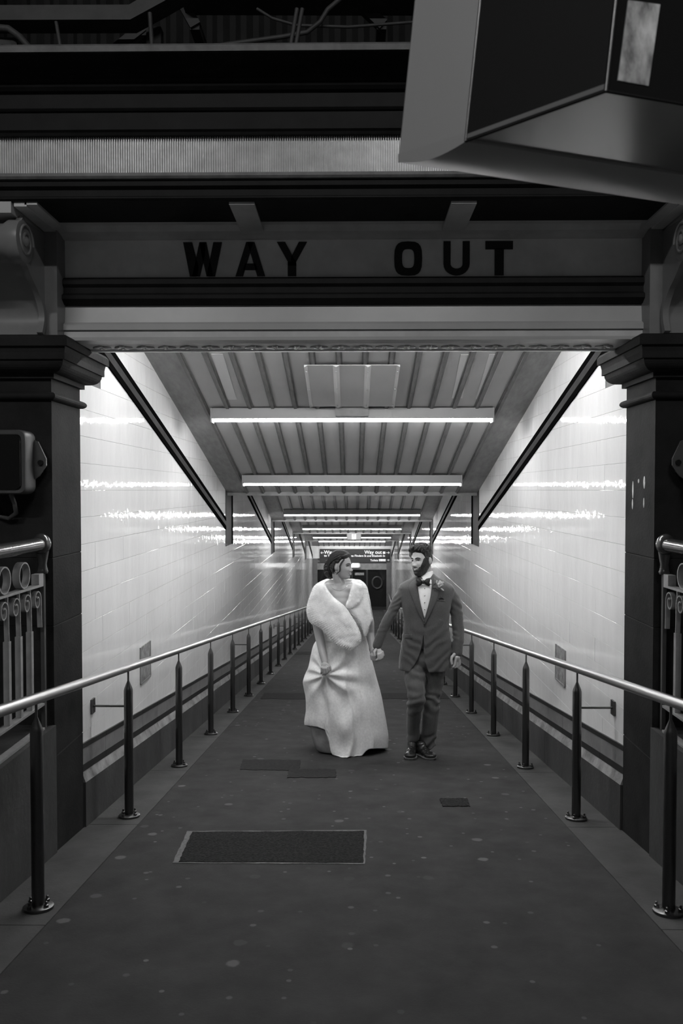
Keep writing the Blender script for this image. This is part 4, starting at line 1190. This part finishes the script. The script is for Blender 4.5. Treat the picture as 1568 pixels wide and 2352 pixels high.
def stud(bv, x, y, r_, m, nm, par, off=.006):
    d = ray(x, y).normalized(); h = bv.ray_cast(O_, d); p = O_+d*((h[3] if h[0] else 6.72)-off)
    MB().ell(p, (r_, r_*.5, r_), 10, 6).build(nm, m, par, 60)
stud(bj, 975, 1434, .010, 'bow', 'button', jacket, .012)
for y in (1352, 1368, 1384, 1400): stud(bj, 975, y, .0055, 'jewel', 'shirt_button', groom, .020)
# collar and bow tie
cm = loft_px([(1311, 966, 994, YG+.03, .060, .06), (1320, 960, 995, YG+.02, .072, .07), (1329, 957, 995, YG+.015, .088, .075)], 36, 2.1, 4)
cme = remesh(cm, 'collar', .004, 2); put('shirt_collar', cme, 'shirt', groom)
bc = bvh_of(cme)
bt = empty  # (bow is meshes only)
bw = MB(); q0 = g(971.5, 1337, -.125)
def lobe(pts, th):
    n = len(pts); fr = [atY(x, y, YG-.135) for x, y in pts]
    c = sum(fr, Vector())/n
    m = MB(); rs = []
    for u, dy in ((.9, .014), (1.0, .0), (.75, -.018), (.3, -.022)):
        rs.append([c+(p-c)*u+Vector((0, dy, 0)) for p in fr])
    return m.rings(rs)
lobe([(970, 1334), (964, 1329), (956, 1327.5), (954.5, 1333), (957, 1338), (955.5, 1344), (960, 1348), (966, 1345), (970.5, 1340)], .02).build('bow_tie', 'bow', groom, 60)
lobe([(973, 1334), (979, 1329), (987, 1327), (988, 1333), (986, 1338), (988, 1343), (985, 1347), (979, 1344), (973, 1340)], .02).build('bow_tie', 'bow', groom, 60)
MB().ell(atY(971.7, 1336.8, YG-.155), (.013, .014, .017), 12, 8).build('bow_knot', 'bow', groom, 60)
# buttonhole flower
bf = g(1009, 1343, -.16)
fw = MB().tube([g(986, 1341, -.15), g(997, 1343, -.155), g(1006, 1346, -.155)], .003, 6).build('buttonhole_stem', 'leaf', jacket, 60)
for i in range(9):
    a = i*2.4; r_ = .006+.0022*i
    MB().ell(g(1011, 1341, -.16)+Vector((r_*math.cos(a), -.012+.0012*i, r_*math.sin(a))), (.012, .006, .014), 10, 6, Matrix.Rotation(-a, 3, 'Y') @ Matrix.Rotation(.5, 3, 'X')).build('petal', 'petal', jacket, 60)
for dx, dy, a in ((-13, -3, .8), (-8, -7, .2), (-8, 8, 2.4), (-2, 9, 2.8), (8, 10, -.9), (-14, 6, 1.6)):
    MB().ell(g(1009+dx*.8, 1344+dy, -.155), (.007, .004, .019), 8, 6, Matrix.Rotation(a, 3, 'Y')).build('leaf', 'petal' if dx == -8 and dy == -7 or dx == 8 else 'leaf', jacket, 60)
# trousers
tm = MB().ell(g(976, 1512, .0), (.185, .125, .11), 20, 12)
tm.chain([g(951, 1522, -.02), g(953, 1562, -.08), g(956.5, 1602, -.15), g(952, 1625, -.10), g(949, 1662, -.03), g(949, 1706, .03)], [.090, .086, .074, .066, .058, .054])
tm.chain([g(1000, 1522, .02), g(997, 1565, .02), g(991, 1607, .0), g(988, 1650, .0), g(984, 1690, .02), g(982, 1708, .02)], [.095, .084, .072, .070, .068, .064])
tme = remesh(tm, 'trousers', .0065, 4)
def tw_(c):
    v = .003*noise.noise(c*10)
    zk = g(0, 1605).z
    v += .007*math.sin((c.z+.35*abs(c.x-g(976, 0).x))*85+4*noise.noise(c*9))*math.exp(-((c.z-zk)/.10)**2)
    v += .009*math.sin((c.z-.5*c.x)*75+4*noise.noise(c*10))*sstep(-c.z, .62, .78)
    v += .0055*math.sin((c.z+.5*c.x)*60+4*noise.noise(c*7))*math.exp(-((c.z-g(0, 1550).z)/.10)**2)
    return v
wrinkle(tme, tw_); put('trousers', tme, 'trouser', groom)
# shoes
def shoe(x, ytoe, yaw):
    # toe on the ramp at this pixel
    d = ray(x, ytoe); t = -CAMZ/(d.z+RS*d.y); p = O_+d*t
    M = Matrix.Translation(p) @ Matrix.Rotation(R(yaw), 4, 'Z') @ Matrix.Rotation(-math.atan(RS), 4, 'X'); R3 = M.to_3x3()
    m = MB()
    for c, r_ in (((0, .065, .035), (.052, .068, .03)), ((0, .13, .045), (.047, .08, .04)), ((0, .20, .06), (.042, .07, .055)), ((0, .245, .05), (.040, .045, .045)), ((0, .21, .10), (.043, .055, .04))):
        m.ell(M @ Vector(c), r_, 18, 12, R3)
    s = put('shoe', remesh(m, 'shoe', .005, 3), 'shoe', groom)
    ol = [(.0, 0), (.03, .012), (.052, .045), (.056, .085), (.046, .15), (.044, .22), (.034, .275), (0, .292)]
    ol = ol+[(-x_, y_) for x_, y_ in ol[-2:0:-1]]
    MB().prism([M @ Vector((x_, y_, .0)) for x_, y_ in ol], R3 @ Vector((0, 0, .016))).build('sole', 'sole', s)
    MB().prism([M @ Vector((x_*1.03, y_*1.02-.003, .016)) for x_, y_ in ol], R3 @ Vector((0, 0, .005))).build('welt', 'welt', s)
    lc = MB()
    for k in range(4):
        y_ = .13+.016*k; z_ = .083+.010*k
        lc.tube([M @ Vector((-.016, y_, z_-.003)), M @ Vector((0, y_, z_+.004)), M @ Vector((.016, y_, z_-.003))], .0025, 6)
    lc.build('laces', 'bow', s, 60, kind='stuff')
shoe(940, 1747.5, -10); shoe(996, 1747.5, 24)

# ================================================================== BRIDE
YB = 6.95
bride = empty('person', (atY(800, 1735, YB).x, YB, rz(YB)), label='person in white gown and pale fur stole, dark hair pinned up, lifting skirt', cat='person')
def b(x, y, dy=0.0): return atY(x, y, YB+dy)
hb = b(782.5, 1299, .0)
MBR = Matrix.Translation(hb) @ Matrix.Rotation(R(66), 4, 'Z') @ Matrix.Rotation(R(3), 4, 'X') @ Matrix.Rotation(R(3), 4, 'Y') @ Matrix.Scale(.985, 4)
fnB = head_fn(.92, .95)
body = MB(); body.add([MBR @ fnB(n) for n in vs], fs)
for s in (-1, 1): body.ell(MBR @ Vector((s*.071, .014, -.014)), (.010, .018, .029), 12, 8, (MBR.to_3x3()).normalized())
body.chain([MBR @ Vector((0, .03, -.075)), b(780, 1338, .02), b(779, 1352, .02)], [.049, .047, .056])
body.chain([b(779, 1356, .02), b(748, 1356, .03), b(733, 1364, .03)], [.058, .055, .056]); body.chain([b(779, 1356, .02), b(812, 1354, .02), b(830, 1364, .02)], [.058, .055, .056])
body.ell(b(783, 1392, .03), (.155, .118, .14), 20, 14); body.ell(b(782, 1372, .03), (.15, .095, .085), 20, 14); body.ell(b(787, 1440, .04), (.135, .11, .2), 20, 14)
body.chain([b(784, 1480, .05), b(782, 1600, .08), b(782, 1700, .1)], [.13, .1, .05])
# her right arm hangs and grips the skirt
body.chain([b(733, 1364, .03), b(727, 1400, .02), b(729, 1440, -.02), b(735, 1470, -.07), b(741, 1500, -.13), b(746, 1522, -.17)], [.055, .047, .042, .039, .034, .028])
body.ell(b(745, 1531, -.19), (.032, .034, .040), 12, 8)
for x0, y0, x1, y1, x2, y2, dy in ((752, 1533, 755, 1541, 750, 1547, -.22), (748, 1536, 750, 1545, 746, 1550, -.23), (743, 1536, 744, 1546, 741, 1550, -.23), (738.5, 1534, 738.5, 1543, 737, 1547, -.22)):
    body.chain([b(745, 1529, -.2), b(x0, y0, dy), b(x1, y1, dy), b(x2, y2, dy+.01)], [.013, .0105, .0095, .008])
body.chain([b(751, 1526, -.2), b(757, 1531, -.215), b(759, 1539, -.22)], [.0125, .011, .009])
# her left arm reaches to his hand
body.chain([b(830, 1364, .02), b(842, 1400, .03), b(848, 1432, .04), b(849, 1455, .03), b(853, 1478, -.03), b(855, 1489, -.06)], [.055, .046, .043, .040, .032, .026])
body.ell(b(857, 1497, -.08), (.030, .026, .036), 12, 8)
for x0, y0, x1, y1, x2, y2, dy in ((851.5, 1505, 853, 1514, 859, 1517, -.11), (855, 1507, 857, 1516, 863, 1518, -.12), (859, 1507, 862, 1516, 868, 1517, -.125), (863, 1504, 867, 1512, 872, 1513, -.13)):
    body.chain([b(857, 1497, -.08), b(x0, y0, dy), b(x1, y1, dy), b(x2, y2, dy)], [.013, .0100, .0092, .0078])
body.chain([b(861, 1491, -.10), b(865, 1495, -.125), b(866, 1502, -.14)], [.0125, .0105, .0085])
bme = remesh(body, 'body', .0036, 1)
bm = bmesh.new(); bm.from_mesh(bme); zt = b(0, 1343).z; zl = b(0, 1420).z
sel = [v for v in bm.verts if zl < v.co.z < zt]
for _ in range(40): bmesh.ops.smooth_vert(bm, verts=sel, factor=.5, use_axis_x=True, use_axis_y=True, use_axis_z=True)
bm.to_mesh(bme); bm.free(); put('body', bme, 'skin_woman', bride)
face(MBR, fnB, bride, 'f', 'lips')
# hair swept back into a low bun
def hb_mask(p):
    if p.y < -.035: line = .080-.35*abs(p.x)
    elif p.y < .0: line = .080-.35*abs(p.x)-.035*sstep(p.y, -.035, .0)
    elif p.y < .03: line = .02
    else: line = -.085
    if p.y >= 0 and p.y < .034 and abs(p.x) > .05: line = .022-.09*sstep(p.y, .014, .034)
    return p.z-line
def hb_h(p, n):
    st = noise.noise(Vector((p.x*90, p.y*14, p.z*70)))
    return .016+.012*sstep(p.y, -.02, .07)+.010*sstep(p.z, .04, .1)+.0042*st
masked_shell(fnB, hb_mask, hb_h, MBR).build('hair', 'hair_bride', bride, 180)
bn = MB()
for c, r_ in (((0, .118, -.030), (.056, .040, .052)), ((0, .112, -.070), (.050, .040, .042)), ((0, .112, .012), (.058, .035, .040)), ((.0, .100, -.098), (.034, .03, .03))):
    bn.ell(MBR @ Vector(c), r_, 16, 12, MBR.to_3x3().normalized())
bnm = remesh(bn, 'bun', .004, 3)
wrinkle(bnm, lambda c: .004*math.sin((MBR.inverted() @ c).x*260+(MBR.inverted() @ c).z*240+3*noise.noise(c*30)))
put('hair_bun', bnm, 'hair_bride', bride)
st = MB(); rr = random.Random(11)
for i in range(90):
    s = rr.choice((-1, 1)); a0 = rr.uniform(.0, 1.0)
    n0 = Vector((s*(.1+.75*a0), -.62+.62*a0, .80-.45*a0)).normalized(); n1 = Vector((s*rr.uniform(0, .5), .9, rr.uniform(-.75, .1))).normalized()
    nm_ = Vector((s*rr.uniform(.3, .95), .30, rr.uniform(.2, .75))).normalized(); pts = []
    for j in range(11):
        u = j/10
        n = (n0*(1-u)**2+nm_*2*u*(1-u)*1.0+n1*u*u).normalized(); p = fnB(n)
        pts.append(MBR @ (p+n*(.020+.013*u+.006*math.sin(math.pi*u))))
    st.tube(pts, [.002]+[.0042]*8+[.003, .0012], 5)
st.build('hair_strands', 'hair_bride', bride, 60, kind='stuff')
# loose lock in front of the ear
lk = [Vector(q_) for q_ in ((-.058, -.058, .062), (-.074, -.040, .030), (-.080, -.030, .0), (-.079, -.034, -.025), (-.073, -.028, -.048), (-.070, -.008, -.062), (-.069, .004, -.078))]
for s in (1, -1):
    for k in range(3):
        MB().tube([MBR @ Vector((q_.x*s+.002*k*s, q_.y+.004*k, q_.z)) for q_ in lk], [.004, .0042, .0035, .0028, .0022, .0015, .0008], 6).build('loose_lock', 'hair_bride', bride, 60)
for s in (-1, 1): MB().ell(MBR @ Vector((s*.078, .008, -.048)), (.006, .006, .006), 10, 6).build('earring', 'jewel', bride, 60)
bb_ = bvh_of(bme)
nk = [b(757, 1345, 0), b(766, 1353, 0), b(779, 1357, 0), b(790, 1353, 0), b(797, 1346, 0)]
npts = []
for q_ in cr([tuple(inv(p))+(0,) for p in nk], 24):
    d_ = ray(q_.x, q_.y).normalized(); h = bb_.ray_cast(O_, d_)
    if h[0] and h[3] < 7.1: npts.append(O_+d_*(h[3]-.001))
if len(npts) > 2: MB().tube(npts, .0016, 6).build('necklace', 'jewel', bride, 60)

# gown: bodice, skirt with lifted hem, lining
bodt = [(1412, 750, 826, YB+.05, .105, .11), (1420, 742, 834, YB+.03, .13, .125), (1448, 744, 832, YB+.03, .125, .12), (1470, 738, 838, YB+.04, .14, .14)]
put('bodice', remesh(loft_px(bodt, 40, 2.1), 'bodice', .008, 2), 'dress', bride)
YS = 7.04
sk = [(1445, 743, 836, .13), (1462, 733, 841, .16), (1480, 720, 845, .19), (1500, 714, 849, .21), (1532, 707, 858, .235), (1561, 695.5, 865, .25), (1599, 701, 875, .265), (1627, 702, 880, .27), (1661, 698, 886, .275), (1690, 704, 890, .28), (1720, 708, 889, .28), (1750, 712, 888, .28)]
hem = [(690, 1664), (712, 1667), (736, 1670), (749, 1677), (752, 1684), (755, 1722), (760, 1733), (775, 1741), (802, 1745), (818, 1743), (830, 1737), (838, 1727), (846, 1719.5), (868, 1719), (892, 1719)]
NT, NV = 220, 110
rows = []
def fold(th, y):
    t = sstep(y, 1450, 1700)
    ph = .9*noise.noise(Vector((th*1.2, y*.004, 3)))
    f1 = math.sin(th*7+ph*3+1.2); f2 = math.sin(th*15+ph*5+y*.004)
    rid = 1-abs(math.sin(th*4.5+ph*2.2+.6+ (y-1600)*.0018))
    return (.045*f1+.020*f2+.10*(rid**3)-.02)*(.2+.95*t)+.012*noise.noise(Vector((math.cos(th)*4, math.sin(th)*4, y*.02)))
grid = []
for i in range(NT):
    th = 2*math.pi*i/NT; co, si = math.cos(th), math.sin(th); colm = []
    xm = (interp(sk, 1690, 1)+interp(sk, 1690, 2))/2+co*(interp(sk, 1690, 2)-interp(sk, 1690, 1))/2
    if si < .15: yh = interp(hem, xm, 1)
    else: yh = interp(hem, xm, 1)*(1-sstep(si, .15, .5))+(1800 if co > -.35 else 1670)*sstep(si, .15, .5)
    for j in range(NV+1):
        u = j/NV; y = 1445+(yh-1445)*u; yy = min(y, 1750)
        xl, xr, ry = (sinterp(sk, yy, c) for c in (1, 2, 3))
        c = atY((xl+xr)/2, yy, YS); hw = (atY(xr, yy, YS).x-atY(xl, yy, YS).x)/2
        k = 1+fold(th, yy)*(1-.65*abs(co)**4)
        X = c.x+hw*k*co; Y = YS+ry*k*si
        if si < .1:            # folds pulled together in her fist
            sx_, sy_ = inv(Vector((X, Y, atY(808, yy, YS).z))); dx, dy_ = sx_-747, sy_-1548; r_ = math.hypot(dx, dy_)
            an = math.atan2(dy_, dx)
            Y -= .050*math.exp(-(r_/16)**2)+.026*math.exp(-r_/65)*sstep(r_, 4, 22)*math.cos(an*9+1.5*noise.noise(Vector((an*2, r_*.02, 1))))
            wv = .030*math.exp(-((sx_-792-(sy_-1600)*.02)/26)**2)
            Y += wv*math.sin((sy_-1480+abs(sx_-790)*.9)*.055)*sstep(sy_, 1480, 1540)*.55
        # height from the pixel row at this depth so that the hem falls where the photograph shows it
        z = atY(808, min(y, 1800), YS if u < .5 else YS*(1-(u-.5)*2)+Y*(u-.5)*2).z
        colm.append(Vector((X, Y, max(z, rz(Y)+.008+.004*math.sin(th*23)))))
    grid.append(colm)
m = MB(); m.add([p for c in grid for p in c], [(i*(NV+1)+j, ((i+1) % NT)*(NV+1)+j, ((i+1) % NT)*(NV+1)+j+1, i*(NV+1)+j+1) for i in range(NT) for j in range(NV)])
sme = m.mesh('skirt', 180)
skirt = put('skirt', sme, 'dress', bride)
so = skirt.modifiers.new('cloth', 'SOLIDIFY'); so.thickness = .006; so.offset = -1
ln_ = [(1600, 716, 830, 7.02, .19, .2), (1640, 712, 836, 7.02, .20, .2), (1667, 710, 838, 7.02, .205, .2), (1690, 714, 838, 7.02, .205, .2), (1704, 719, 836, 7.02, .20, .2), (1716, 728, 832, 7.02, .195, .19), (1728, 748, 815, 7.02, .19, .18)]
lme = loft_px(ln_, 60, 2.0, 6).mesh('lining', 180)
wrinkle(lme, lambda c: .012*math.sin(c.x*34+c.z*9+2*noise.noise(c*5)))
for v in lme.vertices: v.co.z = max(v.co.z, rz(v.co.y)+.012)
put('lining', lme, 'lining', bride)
# stole: two puffy lapped ends over the shoulders, with short fur
tor = [(1328, 742, 822, .10), (1334, 730, 838, .12), (1345, 718, 845, .135), (1361, 709, 849, .15), (1404, 700, 857, .165), (1430, 704, 858, .17), (1460, 715, 856, .17), (1500, 720, 855, .17)]
def front(x, y):
    xl, xr, ry = (interp(tor, y, c) for c in (1, 2, 3)); c = (xl+xr)/2; u = min(abs(x-c)/((xr-xl)/2), .999)
    return YB+.02-ry*(1-u**2.4)**.5
def lobe_mesh(A, B_, nu, nv, off, thick, lift=0.0):
    a, b2 = cr([p+(0,) for p in A], nv), cr([p+(0,) for p in B_], nv); F_ = []; K_ = []
    for j in range(nv+1):
        for i in range(nu+1):
            q_ = a[j].lerp(b2[j], i/nu); e = min(i, nu-i)/(nu/2); e2 = min(j, nv-j)/(nv/2)
            r_ = math.sqrt(max(0, 1-(1-min(1, e*2.2))**2))*math.sqrt(max(0, 1-(1-min(1, e2*4))**2))
            nz = .010*noise.noise(Vector((q_.x*.05, q_.y*.05, off*50)))+.006*noise.noise(Vector((q_.x*.14, q_.y*.14, 2)))
            Y = front(q_.x, q_.y)-off
            F_.append(atY(q_.x, q_.y, Y-thick*r_-nz*r_)); K_.append(atY(q_.x, q_.y, Y+.02*r_))
    nn = len(F_); W = nu+1; fs_ = []
    for j in range(nv):
        for i in range(nu):
            k = j*W+i; fs_ += [(k, k+1, k+W+1, k+W), (nn+k+W, nn+k+W+1, nn+k+1, nn+k)]
    edge = [i for i in range(W)]+[j*W+nu for j in range(1, nv+1)]+[nv*W+i for i in range(nu-1, -1, -1)]+[j*W for j in range(nv-1, 0, -1)]
    for p, q_ in zip(edge, edge[1:]+edge[:1]): fs_.append((q_, p, nn+p, nn+q_))
    return MB().add(F_+K_, fs_) or None
stole = MB()
l1 = lobe_mesh([(758, 1331), (747, 1342), (763, 1368), (792, 1393), (808, 1416), (821, 1438), (829, 1460), (826, 1479)], [(749, 1331), (727, 1341), (714, 1361), (703.5, 1402), (716, 1429), (739, 1446), (771, 1481), (802, 1494), (826, 1479)], 26, 50, .055, .050)
l2 = lobe_mesh([(806, 1335), (807, 1345), (800, 1373), (794, 1392), (806, 1410), (820, 1424), (832, 1445), (836, 1462)], [(811, 1331), (828, 1332.6), (842, 1348), (846, 1375), (853, 1412), (856, 1421), (850, 1432), (841, 1459)], 22, 44, .02, .045)
l3 = lobe_mesh([(809, 1335), (806, 1350), (800.5, 1374), (794, 1391)], [(832, 1340), (834, 1358), (828, 1382), (802, 1400)], 16, 24, .058, .03)
back = loft_px([(1330, 748, 814, YB+.10, .02, .04), (1336, 735, 832, YB+.10, .025, .07), (1345, 722, 841, YB+.09, .03, .09), (1361, 714, 846, YB+.07, .04, .12), (1404, 704, 853, YB+.05, .06, .155), (1430, 712, 854, YB+.04, .06, .16), (1444, 730, 848, YB+.04, .05, .15)], 44, 2.2)
fr = random.Random(2)
parts = []
for nm, mbx in (('stole', back), ('stole_end', l1), ('stole_end', l2), ('stole_collar', l3)):
    if nm == 'stole': so_ = mbx.build(nm, 'fur', bride, 180, label='pale fur stole'); par = so_
    else: mbx.build(nm, 'fur', so_, 180)
fur = MB()
for mbx, cnt in ((back, 4000), (l1, 15000), (l2, 8000), (l3, 4500)):
    me = mbx.mesh('f', 180); me.update(); polys = [p for p in me.polygons]; ars = [p.area for p in polys]
    pick = fr.choices(polys, weights=ars, k=cnt)
    for p in pick:
        c = p.center; vs_ = [me.vertices[i].co for i in p.vertices]; wts = [fr.random() for _ in vs_]; s_ = sum(wts); q_ = sum((v*w_ for v, w_ in zip(vs_, wts)), Vector())/s_
        n = p.normal.copy(); d_ = (n*.55+Vector((fr.uniform(-.5, .5), fr.uniform(-.2, .2), -.75+fr.uniform(-.4, .4)))).normalized(); ln2 = fr.uniform(.007, .015)
        sd = d_.cross(Vector((0, 1, .2))).normalized()*.0008
        fur.add([q_-n*.002-sd, q_-n*.002+sd, q_+d_*ln2], [(0, 1, 2)])
    bpy.data.meshes.remove(me)
fme = bpy.data.meshes.new('fur'); fme.from_pydata(fur.v, [], fur.f); fme.update()
put('fur_pile', fme, 'fur', so_, kind='stuff')
